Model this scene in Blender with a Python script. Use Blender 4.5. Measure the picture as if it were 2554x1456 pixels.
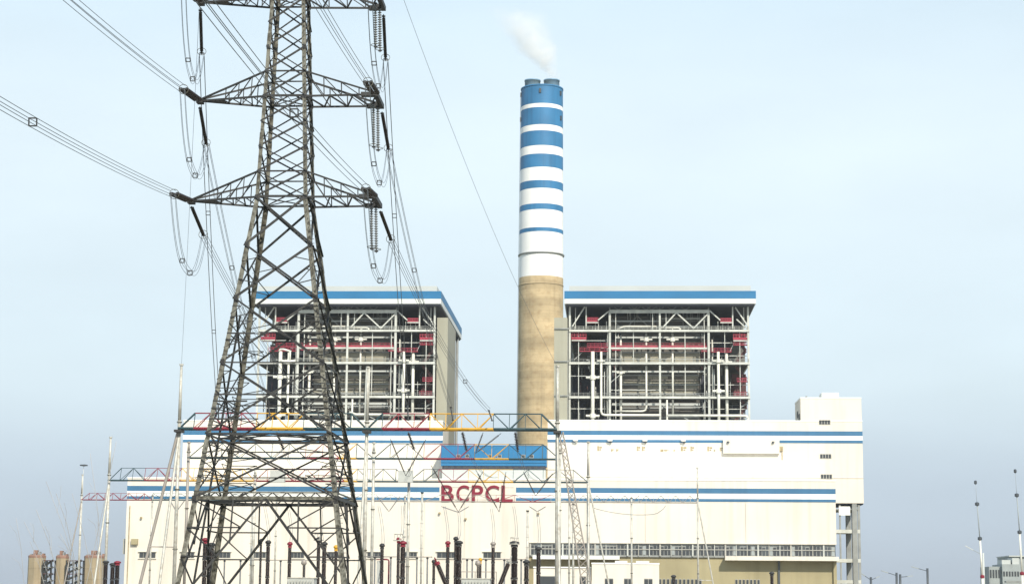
import bpy, bmesh, math, random
from mathutils import Vector, Matrix, noise
random.seed(7)
R = math.radians
scn = bpy.context.scene
for o in list(bpy.data.objects):
    bpy.data.objects.remove(o)
col = scn.collection

# ------------------------------------------------------------------ camera
FV = 4800.0            # focal length in units of a 2554-wide picture
ZC = 2.0
PITCH = math.atan(764.0 / FV)
YAW = math.atan(250.0 / FV)      # looks a little left of the plant's axis
ROLL = 0.0075
_f = Vector((-math.sin(YAW) * math.cos(PITCH), math.cos(YAW) * math.cos(PITCH), math.sin(PITCH)))
_r = Vector((math.cos(YAW), math.sin(YAW), 0))
_u = _r.cross(_f)
CR = _r * math.cos(ROLL) + _u * math.sin(ROLL)
CU = -_r * math.sin(ROLL) + _u * math.cos(ROLL)
CAM = Vector((0, 0, ZC))
cd = bpy.data.cameras.new('camera')
cd.sensor_width = 36.0
cd.lens = 36.0 * FV / 2554.0
cd.clip_start = 0.5
cd.clip_end = 30000
co = bpy.data.objects.new('camera', cd)
co.matrix_world = Matrix.Translation(CAM) @ Matrix((CR, CU, -_f)).transposed().to_4x4()
col.objects.link(co)
scn.camera = co

# ------------------------------------------------------------------ sky, sun, exposure
SUN_AZ = R(24)      # to the right of the direction behind the camera
SUN_EL = R(38)
sdir = Vector((math.sin(SUN_AZ) * math.cos(SUN_EL), -math.cos(SUN_AZ) * math.cos(SUN_EL), math.sin(SUN_EL)))
world = bpy.data.worlds.new('World')
scn.world = world
world.use_nodes = True
nt = world.node_tree
nt.nodes.clear()
N = nt.nodes.new
out = N('ShaderNodeOutputWorld')
bg = N('ShaderNodeBackground')
sky = N('ShaderNodeTexSky')
sky.sky_type = 'NISHITA'
sky.sun_disc = False
sky.sun_elevation = SUN_EL
sky.sun_rotation = math.atan2(sdir.x, sdir.y)
sky.altitude = 0
sky.air_density = 1.0
sky.dust_density = 3.0
sky.ozone_density = 1.5
SKY_STRENGTH = 0.10
tc = N('ShaderNodeTexCoord')
sep = N('ShaderNodeSeparateXYZ')
nt.links.new(tc.outputs['Generated'], sep.inputs[0])
# a milky haze layer: grey blue at the horizon, pale cyan above, thinning out towards the zenith
ramp = N('ShaderNodeValToRGB')
ramp.color_ramp.interpolation = 'EASE'
e = ramp.color_ramp.elements
HZ = [(0.0, (4.1, 4.75, 5.5)), (0.05, (4.35, 5.15, 6.0)), (0.12, (6.1, 7.15, 7.7)), (0.22, (6.65, 7.65, 8.1)),
      (0.40, (5.0, 6.6, 7.8)), (1.0, (3.0, 4.6, 6.6))]
e[0].position, e[1].position = HZ[0][0], HZ[-1][0]
for p, c in HZ[1:-1]:
    e.new(p)
for i, (p, c) in enumerate(HZ):
    e[i].position = p
    e[i].color = (c[0] / 10, c[1] / 10, c[2] / 10, 1)
scl = N('ShaderNodeVectorMath'); scl.operation = 'SCALE'; scl.inputs['Scale'].default_value = 10.0
nt.links.new(sep.outputs['Z'], ramp.inputs[0])
nt.links.new(ramp.outputs[0], scl.inputs[0])
# faint cloud mottling
cn = N('ShaderNodeTexNoise'); cn.inputs['Scale'].default_value = 5.0; cn.inputs['Detail'].default_value = 4.0
cmp_ = N('ShaderNodeMapping'); cmp_.inputs['Scale'].default_value = (1, 1, 3)
nt.links.new(tc.outputs['Generated'], cmp_.inputs[0]); nt.links.new(cmp_.outputs[0], cn.inputs['Vector'])
cm = N('ShaderNodeMapRange'); cm.inputs[1].default_value = 0.3; cm.inputs[2].default_value = 0.7
cm.inputs[3].default_value = 0.95; cm.inputs[4].default_value = 1.05
nt.links.new(cn.outputs['Fac'], cm.inputs[0])
scl2 = N('ShaderNodeVectorMath'); scl2.operation = 'SCALE'
nt.links.new(scl.outputs[0], scl2.inputs[0]); nt.links.new(cm.outputs[0], scl2.inputs['Scale'])
mx = N('ShaderNodeMixRGB'); mx.inputs[0].default_value = 0.85
nt.links.new(sky.outputs[0], mx.inputs[1])
nt.links.new(scl2.outputs[0], mx.inputs[2])
nt.links.new(mx.outputs[0], bg.inputs['Color'])
bg.inputs['Strength'].default_value = SKY_STRENGTH
nt.links.new(bg.outputs[0], out.inputs['Surface'])

sl = bpy.data.lights.new('sun', 'SUN')
sl.energy = 3.8
sl.angle = R(0.6)
sl.color = (1.0, 0.93, 0.80)
so = bpy.data.objects.new('sun', sl)
so.rotation_euler = (-sdir).to_track_quat('-Z', 'Y').to_euler()
so.location = (0, -50, 300)
col.objects.link(so)

scn.view_settings.view_transform = 'Standard'
scn.view_settings.look = 'None'
scn.view_settings.exposure = 0.42
scn.view_settings.gamma = 1.0
scn.view_settings.use_curve_mapping = False
scn.render.engine = 'CYCLES'
scn.cycles.max_bounces = 8
scn.cycles.volume_bounces = 8
scn.cycles.transparent_max_bounces = 12


# ------------------------------------------------------------------ helpers
def P(vx, vy, Y):
    """point of the plane at distance Y that a sight line through (vx, vy) meets"""
    d = _f * FV + CR * (vx - 1277.0) + CU * (728.0 - vy)
    return CAM + d * (Y / d.y)


def mat(name, c, rough=0.6, metal=0.0, var=0.12, scale=0.5, stretch=(1, 1, 1), streak=0.0, bump=0.0, spec=0.4, c2=None, thr=(0.45, 0.7)):
    m = bpy.data.materials.new(name)
    m.use_nodes = True
    t = m.node_tree
    b = t.nodes['Principled BSDF']
    b.inputs['Roughness'].default_value = rough
    b.inputs['Metallic'].default_value = metal
    b.inputs['Specular IOR Level'].default_value = spec
    g = t.nodes.new('ShaderNodeNewGeometry')
    mp = t.nodes.new('ShaderNodeMapping')
    mp.inputs['Scale'].default_value = stretch
    t.links.new(g.outputs['Position'], mp.inputs[0])
    n1 = t.nodes.new('ShaderNodeTexNoise')
    n1.inputs['Scale'].default_value = scale
    n1.inputs['Detail'].default_value = 6
    t.links.new(mp.outputs[0], n1.inputs['Vector'])
    mr = t.nodes.new('ShaderNodeMapRange')
    mr.inputs[1].default_value = 0.25
    mr.inputs[2].default_value = 0.75
    mr.inputs[3].default_value = 1 - var
    mr.inputs[4].default_value = 1 + var
    t.links.new(n1.outputs['Fac'], mr.inputs[0])
    vm = t.nodes.new('ShaderNodeVectorMath')
    vm.operation = 'SCALE'
    vm.inputs[0].default_value = c
    last = mr.outputs[0]
    if streak:
        mp2 = t.nodes.new('ShaderNodeMapping')
        mp2.inputs['Scale'].default_value = (0.8, 0.8, 0.04)
        t.links.new(g.outputs['Position'], mp2.inputs[0])
        n2 = t.nodes.new('ShaderNodeTexNoise')
        n2.inputs['Scale'].default_value = 0.7
        n2.inputs['Detail'].default_value = 5
        t.links.new(mp2.outputs[0], n2.inputs['Vector'])
        m2 = t.nodes.new('ShaderNodeMapRange')
        m2.inputs[1].default_value = 0.5
        m2.inputs[2].default_value = 0.78
        m2.inputs[3].default_value = 1.0
        m2.inputs[4].default_value = 1 - streak
        t.links.new(n2.outputs['Fac'], m2.inputs[0])
        mu = t.nodes.new('ShaderNodeMath')
        mu.operation = 'MULTIPLY'
        t.links.new(last, mu.inputs[0])
        t.links.new(m2.outputs[0], mu.inputs[1])
        last = mu.outputs[0]
    t.links.new(last, vm.inputs['Scale'])
    colour = vm.outputs[0]
    if c2:
        n3 = t.nodes.new('ShaderNodeTexNoise')
        n3.inputs['Scale'].default_value = scale * 2.3
        n3.inputs['Detail'].default_value = 8
        t.links.new(mp.outputs[0], n3.inputs['Vector'])
        m3 = t.nodes.new('ShaderNodeMapRange')
        m3.inputs[1].default_value, m3.inputs[2].default_value = thr
        t.links.new(n3.outputs['Fac'], m3.inputs[0])
        mm = t.nodes.new('ShaderNodeMixRGB')
        t.links.new(m3.outputs[0], mm.inputs[0])
        t.links.new(colour, mm.inputs[1])
        mm.inputs[2].default_value = (*c2, 1)
        colour = mm.outputs[0]
    t.links.new(colour, b.inputs['Base Color'])
    if bump:
        bp = t.nodes.new('ShaderNodeBump')
        bp.inputs['Strength'].default_value = bump
        t.links.new(n1.outputs['Fac'], bp.inputs['Height'])
        t.links.new(bp.outputs[0], b.inputs['Normal'])
    return m


M = dict(
    cream=mat('cream_cladding', (0.69, 0.635, 0.55), 0.6, 0, 0.10, 0.09, (1, 1, 0.5), 0.16),
    white=mat('white_paint', (0.80, 0.80, 0.76), 0.5, 0, 0.05, 0.2, streak=0.06),
    blue=mat('blue_cladding', (0.040, 0.145, 0.27), 0.55, 0, 0.12, 0.15, streak=0.12),
    roofblue=mat('roof_blue_cladding', (0.015, 0.145, 0.31), 0.5, 0, 0.10, 0.1, (1, 1, 3)),
    chblue=mat('chimney_blue_paint', (0.030, 0.165, 0.34), 0.6, 0, 0.18, 0.10, streak=0.25),
    chwhite=mat('chimney_white_paint', (0.84, 0.83, 0.80), 0.55, 0, 0.04, 0.12, streak=0.06),
    lightgrey=mat('pale_grey_cladding', (0.46, 0.48, 0.46), 0.5, 0, 0.06, 0.1),
    khaki=mat('khaki_wall_tone', (0.34, 0.295, 0.175), 0.8, 0, 0.13, 0.12, streak=0.15),  # even khaki base colour with random variation and streaks
    beige=mat('beige_cladding', (0.33, 0.32, 0.25), 0.6, 0, 0.06, 0.1, streak=0.10),
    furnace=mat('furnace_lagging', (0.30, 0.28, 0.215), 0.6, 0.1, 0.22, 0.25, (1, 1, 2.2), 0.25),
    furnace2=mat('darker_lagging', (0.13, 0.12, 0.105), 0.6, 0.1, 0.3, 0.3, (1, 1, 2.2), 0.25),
    steelwhite=mat('pale_painted_steel', (0.50, 0.51, 0.47), 0.55, 0, 0.18, 0.35, streak=0.2),
    steelgrey=mat('grey_painted_steel', (0.26, 0.27, 0.26), 0.5, 0.1, 0.2, 0.4),
    roofgrey=mat('roof_fascia_grey', (0.60, 0.62, 0.60), 0.5, 0, 0.05, 0.1),
    flue=mat('flue_blue_grey', (0.20, 0.33, 0.45), 0.45, 0.1, 0.15, 0.2, streak=0.2),
    dark=mat('shade_dark_cladding', (0.035, 0.038, 0.055), 0.7, 0, 0.3, 0.3),  # shade of boiler voids and eaves painted near-black; plain dark elsewhere
    floor=mat('floor_grating', (0.05, 0.05, 0.05), 0.7, 0.2, 0.3, 0.5),
    pipe=mat('lagged_pipe_white', (0.66, 0.65, 0.58), 0.4, 0.0, 0.14, 0.5, streak=0.15),
    redsteel=mat('red_painted_steel', (0.30, 0.03, 0.055), 0.55, 0, 0.25, 0.5),
    rust=mat('red_brown_plate', (0.085, 0.032, 0.03), 0.6, 0, 0.3, 0.5),
    galv=mat('galvanised_steel', (0.18, 0.175, 0.145), 0.6, 0.2, 0.35, 1.1, c2=(0.055, 0.050, 0.036), thr=(0.42, 0.62)),
    galvdark=mat('shaded_dark_steel', (0.040, 0.040, 0.040), 0.6, 0.25, 0.3, 1.5),  # unlit look painted near-black on pylon members; also plain dark fittings
    tube=mat('galvanised_tube', (0.50, 0.49, 0.44), 0.5, 0.2, 0.15, 0.8, c2=(0.36, 0.33, 0.27)),
    tube2=mat('dull_tube', (0.30, 0.27, 0.24), 0.55, 0.2, 0.15, 0.8),
    wire=mat('aluminium_conductor', (0.14, 0.155, 0.17), 0.5, 0.4, 0.1, 1.0),
    porcelain=mat('brown_porcelain', (0.022, 0.014, 0.012), 0.25, 0, 0.2, 2.0, spec=0.5),
    greyins=mat('grey_composite_insulator', (0.17, 0.18, 0.19), 0.45, 0, 0.1, 2.0),
    phred=mat('phase_red_paint', (0.20, 0.015, 0.03), 0.5, 0, 0.15, 1.0),
    phyel=mat('phase_yellow_paint', (0.55, 0.30, 0.02), 0.5, 0, 0.12, 1.0),
    phblu=mat('phase_blue_paint', (0.022, 0.055, 0.065), 0.5, 0, 0.15, 1.0),
    signred=mat('sign_red', (0.20, 0.010, 0.028), 0.45, 0, 0.1, 0.5),
    frame=mat('window_frame', (0.38, 0.37, 0.33), 0.5, 0, 0.1, 1.0),
    silo=mat('silo_concrete', (0.34, 0.275, 0.18), 0.8, 0, 0.14, 0.2, streak=0.25),
    silocap=mat('silo_red_cap', (0.26, 0.15, 0.11), 0.7, 0, 0.2, 0.4),
    farwall=mat('far_grey_wall', (0.30, 0.33, 0.33), 0.7, 0, 0.15, 0.2, streak=0.2),
    lamp=mat('lamp_metal', (0.075, 0.085, 0.095), 0.5, 0.3, 0.1, 1.0),
    mark=mat('faded_letter_brown', (0.34, 0.27, 0.15), 0.8, 0, 0.4, 1.5),
    reed=mat('dry_reed', (0.36, 0.36, 0.36), 0.8, 0, 0.25, 3.0),
    ground=mat('ground_soil', (0.16, 0.14, 0.09), 0.9, 0, 0.3, 0.05, bump=0.3, c2=(0.09, 0.12, 0.04)),
    gravel=mat('gravel_yard', (0.28, 0.26, 0.23), 0.9, 0, 0.25, 2.0, bump=0.5),
    concrete=mat('foundation_concrete', (0.38, 0.36, 0.32), 0.85, 0, 0.15, 1.0),
    cabinet=mat('grey_cabinet', (0.46, 0.47, 0.44), 0.5, 0.1, 0.08, 1.0),
)


def chimney_concrete():
    m = mat('chimney_concrete', (0.49, 0.38, 0.225), 0.85, 0, 0.16, 0.16, (1, 1, 1.4), 0.22, c2=(0.34, 0.235, 0.125), thr=(0.5, 0.85))
    t = m.node_tree
    b = t.nodes['Principled BSDF']
    src = b.inputs['Base Color'].links[0].from_socket
    g = t.nodes.new('ShaderNodeNewGeometry')
    s = t.nodes.new('ShaderNodeSeparateXYZ')
    t.links.new(g.outputs['Position'], s.inputs[0])
    n = t.nodes.new('ShaderNodeTexNoise')
    n.noise_dimensions = '1D'
    n.inputs['Scale'].default_value = 0.13
    n.inputs['Detail'].default_value = 3
    t.links.new(s.outputs['Z'], n.inputs['W'])
    r = t.nodes.new('ShaderNodeMapRange')
    r.inputs[1].default_value = 0.3
    r.inputs[2].default_value = 0.7
    r.inputs[3].default_value = 0.80
    r.inputs[4].default_value = 1.12
    t.links.new(n.outputs['Fac'], r.inputs[0])
    # pour joints every 2.4 m
    f = t.nodes.new('ShaderNodeMath'); f.operation = 'PINGPONG'; f.inputs[1].default_value = 1.2
    t.links.new(s.outputs['Z'], f.inputs[0])
    l = t.nodes.new('ShaderNodeMapRange')
    l.inputs[1].default_value = 0.0; l.inputs[2].default_value = 0.16
    l.inputs[3].default_value = 0.86; l.inputs[4].default_value = 1.0
    t.links.new(f.outputs[0], l.inputs[0])
    mu = t.nodes.new('ShaderNodeMath'); mu.operation = 'MULTIPLY'
    t.links.new(r.outputs[0], mu.inputs[0]); t.links.new(l.outputs[0], mu.inputs[1])
    v = t.nodes.new('ShaderNodeVectorMath'); v.operation = 'SCALE'
    t.links.new(src, v.inputs[0]); t.links.new(mu.outputs[0], v.inputs['Scale'])
    t.links.new(v.outputs[0], b.inputs['Base Color'])
    return m


M['chconc'] = chimney_concrete()


def glass_mat():
    m = bpy.data.materials.new('window_glass')
    m.use_nodes = True
    b = m.node_tree.nodes['Principled BSDF']
    b.inputs['Base Color'].default_value = (0.05, 0.055, 0.06, 1)
    b.inputs['Roughness'].default_value = 0.12
    b.inputs['Specular IOR Level'].default_value = 0.6
    return m


M['glass'] = glass_mat()


class MB:
    def __init__(s):
        s.v = []
        s.f = []

    def box(s, x0, x1, y0, y1, z0, z1):
        b = len(s.v)
        s.v += [(x0, y0, z0), (x1, y0, z0), (x1, y1, z0), (x0, y1, z0), (x0, y0, z1), (x1, y0, z1), (x1, y1, z1), (x0, y1, z1)]
        s.f += [tuple(b + i for i in q) for q in ((0, 3, 2, 1), (4, 5, 6, 7), (0, 1, 5, 4), (1, 2, 6, 5), (2, 3, 7, 6), (3, 0, 4, 7))]
        return s

    def bar(s, p0, p1, w, h=None, n=4):
        h = h or w
        p0, p1 = Vector(p0), Vector(p1)
        x, y, z = axes(p1 - p0)
        b = len(s.v)
        for p in (p0, p1):
            for i in range(n):
                a = 2 * math.pi * (i + 0.5) / n
                k = 0.5 / math.cos(math.pi / n) if n == 4 else 0.5
                s.v.append(tuple(p + x * (w * k * math.cos(a)) * (1 if n != 4 else 1) + y * (h * k * math.sin(a))))
        for i in range(n):
            j = (i + 1) % n
            s.f.append((b + i, b + j, b + n + j, b + n + i))
        s.f.append(tuple(b + i for i in reversed(range(n))))
        s.f.append(tuple(b + n + i for i in range(n)))
        return s

    def path(s, pts, r, n=6):
        pts = [Vector(p) for p in pts]
        b = len(s.v)
        k = len(pts)
        for i, p in enumerate(pts):
            d = pts[min(i + 1, k - 1)] - pts[max(i - 1, 0)]
            x, y, z = axes(d)
            for j in range(n):
                a = 2 * math.pi * j / n
                s.v.append(tuple(p + x * r * math.cos(a) + y * r * math.sin(a)))
        for i in range(k - 1):
            for j in range(n):
                q = (j + 1) % n
                s.f.append((b + i * n + j, b + i * n + q, b + (i + 1) * n + q, b + (i + 1) * n + j))
        s.f.append(tuple(b + i for i in reversed(range(n))))
        s.f.append(tuple(b + (k - 1) * n + i for i in range(n)))
        return s

    def lathe(s, prof, c=(0, 0, 0), n=16, cap=True):
        b = len(s.v)
        for r, z in prof:
            for j in range(n):
                a = 2 * math.pi * j / n
                s.v.append((c[0] + r * math.cos(a), c[1] + r * math.sin(a), c[2] + z))
        for i in range(len(prof) - 1):
            for j in range(n):
                q = (j + 1) % n
                s.f.append((b + i * n + j, b + i * n + q, b + (i + 1) * n + q, b + (i + 1) * n + j))
        if cap:
            s.f.append(tuple(b + i for i in reversed(range(n))))
            s.f.append(tuple(b + (len(prof) - 1) * n + i for i in range(n)))
        return s

    def mesh(s, name, m, smooth=False):
        me = bpy.data.meshes.new(name)
        me.from_pydata(s.v, [], s.f)
        me.materials.append(m)
        if smooth:
            me.polygons.foreach_set('use_smooth', [True] * len(me.polygons))
        me.update()
        return me

    def build(s, name, m, parent=None, smooth=False, base=None):
        """verts are in world space; base is the parent's world position"""
        off = Vector(base) if base is not None else (parent_pos(parent) if parent else Vector((0, 0, 0)))
        if off.length:
            s.v = [(a - off.x, b - off.y, c - off.z) for a, b, c in s.v]
        o = bpy.data.objects.new(name, s.mesh(name, m, smooth))
        col.objects.link(o)
        if parent:
            o.parent = parent
        return o


def axes(d, ref=None):
    z = d.normalized()
    r = ref if ref is not None else (Vector((0, 0, 1)) if abs(z.z) < 0.95 else Vector((0, 1, 0)))
    x = r.cross(z)
    if x.length < 1e-6:
        x = Vector((1, 0, 0)).cross(z)
    x.normalize()
    y = z.cross(x)
    return x, y, z


ORIG = {}


def parent_pos(p):
    while p is not None and p.name not in ORIG:
        p = p.parent
    return ORIG[p.name] if p is not None else Vector((0, 0, 0))


def thing(name, label, cat, loc, group=None):
    o = bpy.data.objects.new(name, None)
    o.empty_display_size = 0.5
    o.location = loc
    col.objects.link(o)
    o['label'] = label
    o['category'] = cat
    if group:
        o['group'] = group
    ORIG[o.name] = Vector(loc)
    return o


def tag(o, label, cat, group=None):
    o['label'] = label
    o['category'] = cat
    if group:
        o['group'] = group
    return o


UNIT = {}


def unit(sec, m):
    k = (sec, m.name)
    if k not in UNIT:
        b = MB()
        if sec == 'box':
            b.box(-.5, .5, -.5, .5, 0, 1)
        elif sec == 'tube':
            b.bar((0, 0, 0), (0, 0, 1), 1, 1, 10)
        elif sec == 'angle':
            t = 0.14
            q = [(0, 0), (1, 0), (1, t), (t, t), (t, 1), (0, 1)]
            n = len(q)
            b.v = [(x, y, 0) for x, y in q] + [(x, y, 1) for x, y in q]
            b.f = [(i, (i + 1) % n, n + (i + 1) % n, n + i) for i in range(n)] + [(3, 2, 1, 0), (5, 4, 3, 0), (n, n + 1, n + 2, n + 3), (n, n + 3, n + 4, n + 5)]
        elif sec == 'ibeam':
            for a in ((-.5, .5, -.5, -.38), (-.5, .5, .38, .5), (-.09, .09, -.38, .38)):
                b.box(a[0], a[1], a[2], a[3], 0, 1)
        UNIT[k] = b.mesh(sec + '_section', m, sec == 'tube')
    return UNIT[k]


def bar(name, p0, p1, w, m, parent, sec='box', h=None, ref=None):
    p0, p1 = Vector(p0), Vector(p1)
    d = p1 - p0
    x, y, z = axes(d, ref)
    h = h or w
    o = bpy.data.objects.new(name, unit(sec, m))
    off = parent_pos(parent)
    mt = Matrix((x * w, y * h, z * d.length)).transposed().to_4x4()
    mt.translation = p0 - off
    o.matrix_basis = mt
    o.parent = parent
    col.objects.link(o)
    return o


def angle_at(name, p0, p1, w, m, parent, xd, yd):
    """L section mesh: corner along p0-p1, flanges along xd and yd"""
    p0, p1, xd, yd = Vector(p0), Vector(p1), Vector(xd), Vector(yd)
    t = 0.13
    q = [(0, 0), (1, 0), (1, t), (t, t), (t, 1), (0, 1)]
    n = len(q)
    b = MB()
    for p in (p0, p1):
        b.v += [tuple(p + xd * (w * x) + yd * (w * y)) for x, y in q]
    b.f = [(i, (i + 1) % n, n + (i + 1) % n, n + i) for i in range(n)] + [(3, 2, 1, 0), (5, 4, 3, 0), (n, n + 1, n + 2, n + 3), (n, n + 3, n + 4, n + 5)]
    o = b.build(name, m, parent)
    bm = bmesh.new()
    bm.from_mesh(o.data)
    bmesh.ops.recalc_face_normals(bm, faces=bm.faces)
    bm.to_mesh(o.data)
    bm.free()
    return o


def copy_tree(o, parent=None):
    c = o.copy()
    col.objects.link(c)
    if parent:
        c.parent = parent
    for ch in list(o.children):
        copy_tree(ch, c)
    return c


def boxobj(name, x0, x1, y0, y1, z0, z1, m, parent=None):
    return MB().box(x0, x1, y0, y1, z0, z1).build(name, m, parent)


# ================================================================== ground
g = MB()
g.v = [(-9000, -3000, 0), (9000, -3000, 0), (9000, 14000, 0), (-9000, 14000, 0)]
g.f = [(0, 1, 2, 3)]
g = g.build('ground', M['ground'])
g['kind'] = 'structure'
g = MB()
g.v = [(-135, 205, .02), (95, 205, .02), (95, 545, .02), (-135, 545, .02)]
g.f = [(0, 1, 2, 3)]
g = g.build('switchyard_ground', M['gravel'])
g['kind'] = 'structure'

# ================================================================== chimney
YC = 830.0
cbase = Vector((P(1347, 1200, YC).x, YC, 0))


def zc(v, y=YC - 9.3):
    return P(1350, v, y).z


R_TOP = 53.5 / FV * (YC)
R_BOT = 61.0 / FV * YC
Z_TOP = zc(210)


def rc(z):
    return R_BOT + (R_TOP - R_BOT) * (min(z, Z_TOP) / Z_TOP) ** 0.8


chim = thing('chimney', 'tall round chimney with blue and white rings above bare concrete', 'chimney', cbase)
marks = [('blue', 210, 257), ('white', 257, 267), ('blue', 267, 310), ('white', 310, 325), ('blue', 325, 362), ('white', 362, 383),
         ('blue', 383, 416), ('white', 416, 449), ('blue', 449, 468.5), ('white', 468.5, 507), ('blue', 507, 521.5), ('white', 521.5, 566.5),
         ('blue', 566.5, 576.5), ('white', 576.5, 686.5)]


def ring(name, z0, z1, m, parent, extra=0.0, n=72):
    k = max(1, int((z1 - z0) / 12))
    prof = [(rc(z0 + (z1 - z0) * i / k) + extra, z0 + (z1 - z0) * i / k) for i in range(k + 1)]
    return MB().lathe(prof, (cbase.x, cbase.y, 0), n, cap=False).build(name, m, parent, True)


ring('concrete_shaft', 0, zc(686.5), M['chconc'], chim)
for c, a, b in marks:
    ring(c + '_band', zc(b), zc(a), M['ch' + c], chim, 0.03 if c == 'blue' else 0.0)
# walkway rings, with small brackets
for v in (628.5, 705):
    z = zc(v)
    r = rc(z)
    m = M['steelgrey'] if v < 690 else M['chconc']
    ov = .55 if v < 690 else .14
    MB().lathe([(r, z - .35), (r + ov, z - .3), (r + ov, z + .25), (r, z + .3)], (cbase.x, cbase.y, 0), 72, False).build('gallery_ring', m, chim, True)
z = Z_TOP
MB().lathe([(rc(z), z - .6), (rc(z) + .22, z - .5), (rc(z) + .22, z + .1), (rc(z) - 0.8, z + .1), (rc(z) - .8, z - 2)], (cbase.x, cbase.y, 0), 72, False).build('top_rim', M['chblue'], chim, True)
MB().lathe([(0.01, z - 1.0), (rc(z) - .8, z - 1.0)], (cbase.x, cbase.y, 0), 48, False).build('cap_slab', M['chconc'], chim)
for sx in (-1, 1):
    fx = cbase.x + sx * 4.25
    MB().lathe([(3.45, z - 1.0), (3.45, z + 3.6), (3.6, z + 3.6), (3.6, z + 4.2), (3.25, z + 4.2), (3.25, z - 0.5)], (fx, cbase.y, 0), 40, False).build(
        'flue', M['flue'], chim, True)
for v, lst in ((226, (-78, -3, 62)), (288, (-78, 64))):
    z = zc(v)
    for a in lst:
        a = R(a)
        r = rc(z)
        c = Vector((cbase.x + math.sin(a) * r, cbase.y - math.cos(a) * r, z))
        t = Vector((math.cos(a), math.sin(a), 0))
        n = Vector((math.sin(a), -math.cos(a), 0))
        MB().bar(c - n * .2, c + n * .5, 0.9, 1.9).build('aviation_light', M['lamp'], chim)
# access ladder on the shaft
lad = MB()
a = R(-97)
for s in (-.3, .3):
    pts = []
    for i in range(20):
        z = 3 + (Z_TOP - 5) * i / 19
        r = rc(z) + .35
        pts.append((cbase.x + math.sin(a) * r + s * math.cos(a), cbase.y - math.cos(a) * r + s * math.sin(a), z))
    lad.path(pts, .05, 4)
lad.build('ladder', M['lightgrey'], chim)

# ================================================================== smoke plume
def plume():
    z0 = Z_TOP + 4.0
    c = Vector((cbase.x + 4.25, YC, z0))
    b = MB().box(-32, 10, -14, 14, -1.0, 42)
    b.v = [(x + c.x, y + c.y, z_ + c.z) for x, y, z_ in b.v]
    me = bpy.data.materials.new('smoke')
    me.use_nodes = True
    t = me.node_tree
    t.nodes.clear()
    o_ = t.nodes.new('ShaderNodeOutputMaterial')
    pv = t.nodes.new('ShaderNodeVolumePrincipled')
    pv.inputs['Color'].default_value = (1.0, 1.0, 1.0, 1)
    pv.inputs['Anisotropy'].default_value = 0.0
    tcn = t.nodes.new('ShaderNodeTexCoord')
    nz = t.nodes.new('ShaderNodeTexNoise')
    nz.inputs['Scale'].default_value = 0.10
    nz.inputs['Detail'].default_value = 5
    t.links.new(tcn.outputs['Object'], nz.inputs['Vector'])
    # warp the coordinates a little
    w = t.nodes.new('ShaderNodeVectorMath'); w.operation = 'SUBTRACT'; w.inputs[1].default_value = (.5, .5, .5)
    t.links.new(nz.outputs['Color'], w.inputs[0])
    w2 = t.nodes.new('ShaderNodeVectorMath'); w2.operation = 'SCALE'; w2.inputs['Scale'].default_value = 11.0
    t.links.new(w.outputs[0], w2.inputs[0])
    wa = t.nodes.new('ShaderNodeVectorMath'); wa.operation = 'ADD'
    t.links.new(tcn.outputs['Object'], wa.inputs[0]); t.links.new(w2.outputs[0], wa.inputs[1])
    s = t.nodes.new('ShaderNodeSeparateXYZ')
    t.links.new(wa.outputs[0], s.inputs[0])

    def mth(op, a, b_=None, c_=None, clamp=False):
        n = t.nodes.new('ShaderNodeMath')
        n.operation = op
        n.use_clamp = clamp
        for i, q in enumerate((a, b_, c_)):
            if q is None:
                continue
            if isinstance(q, (int, float)):
                n.inputs[i].default_value = q
            else:
                t.links.new(q, n.inputs[i])
        return n.outputs[0]
    h = mth('DIVIDE', s.outputs['Z'], 27.0)                      # 0..1 along the plume
    h0 = mth('MAXIMUM', h, 0.0)
    cx = mth('MULTIPLY', mth('POWER', h0, 1.15), -14.0)          # drifts to the left
    dx = mth('SUBTRACT', s.outputs['X'], cx)
    rad = mth('MULTIPLY_ADD', mth('POWER', h0, 0.75), 11.0, 2.6)
    dd = mth('SQRT', mth('ADD', mth('MULTIPLY', dx, dx), mth('MULTIPLY', s.outputs['Y'], s.outputs['Y'])))
    q = mth('SUBTRACT', 1.0, mth('DIVIDE', dd, rad), clamp=True)
    q = mth('POWER', q, 1.3)
    fade = mth('MULTIPLY', mth('MULTIPLY', mth('SUBTRACT', 1.25, h, clamp=True), 1.2, clamp=True), mth('MULTIPLY_ADD', h, 30.0, 1.0, clamp=True), clamp=True)
    n2 = t.nodes.new('ShaderNodeTexNoise')
    n2.inputs['Scale'].default_value = 0.22
    n2.inputs['Detail'].default_value = 6
    t.links.new(wa.outputs[0], n2.inputs['Vector'])
    n3 = t.nodes.new('ShaderNodeMapRange')
    n3.inputs[1].default_value = 0.35; n3.inputs[2].default_value = 0.65
    n3.inputs[3].default_value = 0.25; n3.inputs[4].default_value = 1.2
    t.links.new(n2.outputs['Fac'], n3.inputs[0])
    den = mth('MULTIPLY', mth('MULTIPLY', mth('MULTIPLY', q, fade), n3.outputs[0]), 0.42)
    t.links.new(den, pv.inputs['Density'])
    t.links.new(pv.outputs[0], o_.inputs['Volume'])
    o = b.build('smoke_plume', me, None, base=c)
    o.location = c
    o['kind'] = 'stuff'
    tag(o, 'thin white smoke drifting left from the chimney top', 'smoke')


plume()

# ================================================================== boiler houses
YB = 625.0
BX = P(1646, 900, YB).x


def bx(v):
    return P(v, 900, YB).x


def bz(v, y=YB):
    return P(1646, v, y).z


def zx(x):       # close-up units to picture units
    return 1247 + x / 3.7235


def zy(y):
    return 686 + y / 3.7235


broot = thing('boiler_house', 'open steel boiler house with blue edged roof, standing right of the concrete chimney', 'boiler house', (BX, YB, 0), 'open boiler houses')
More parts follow.
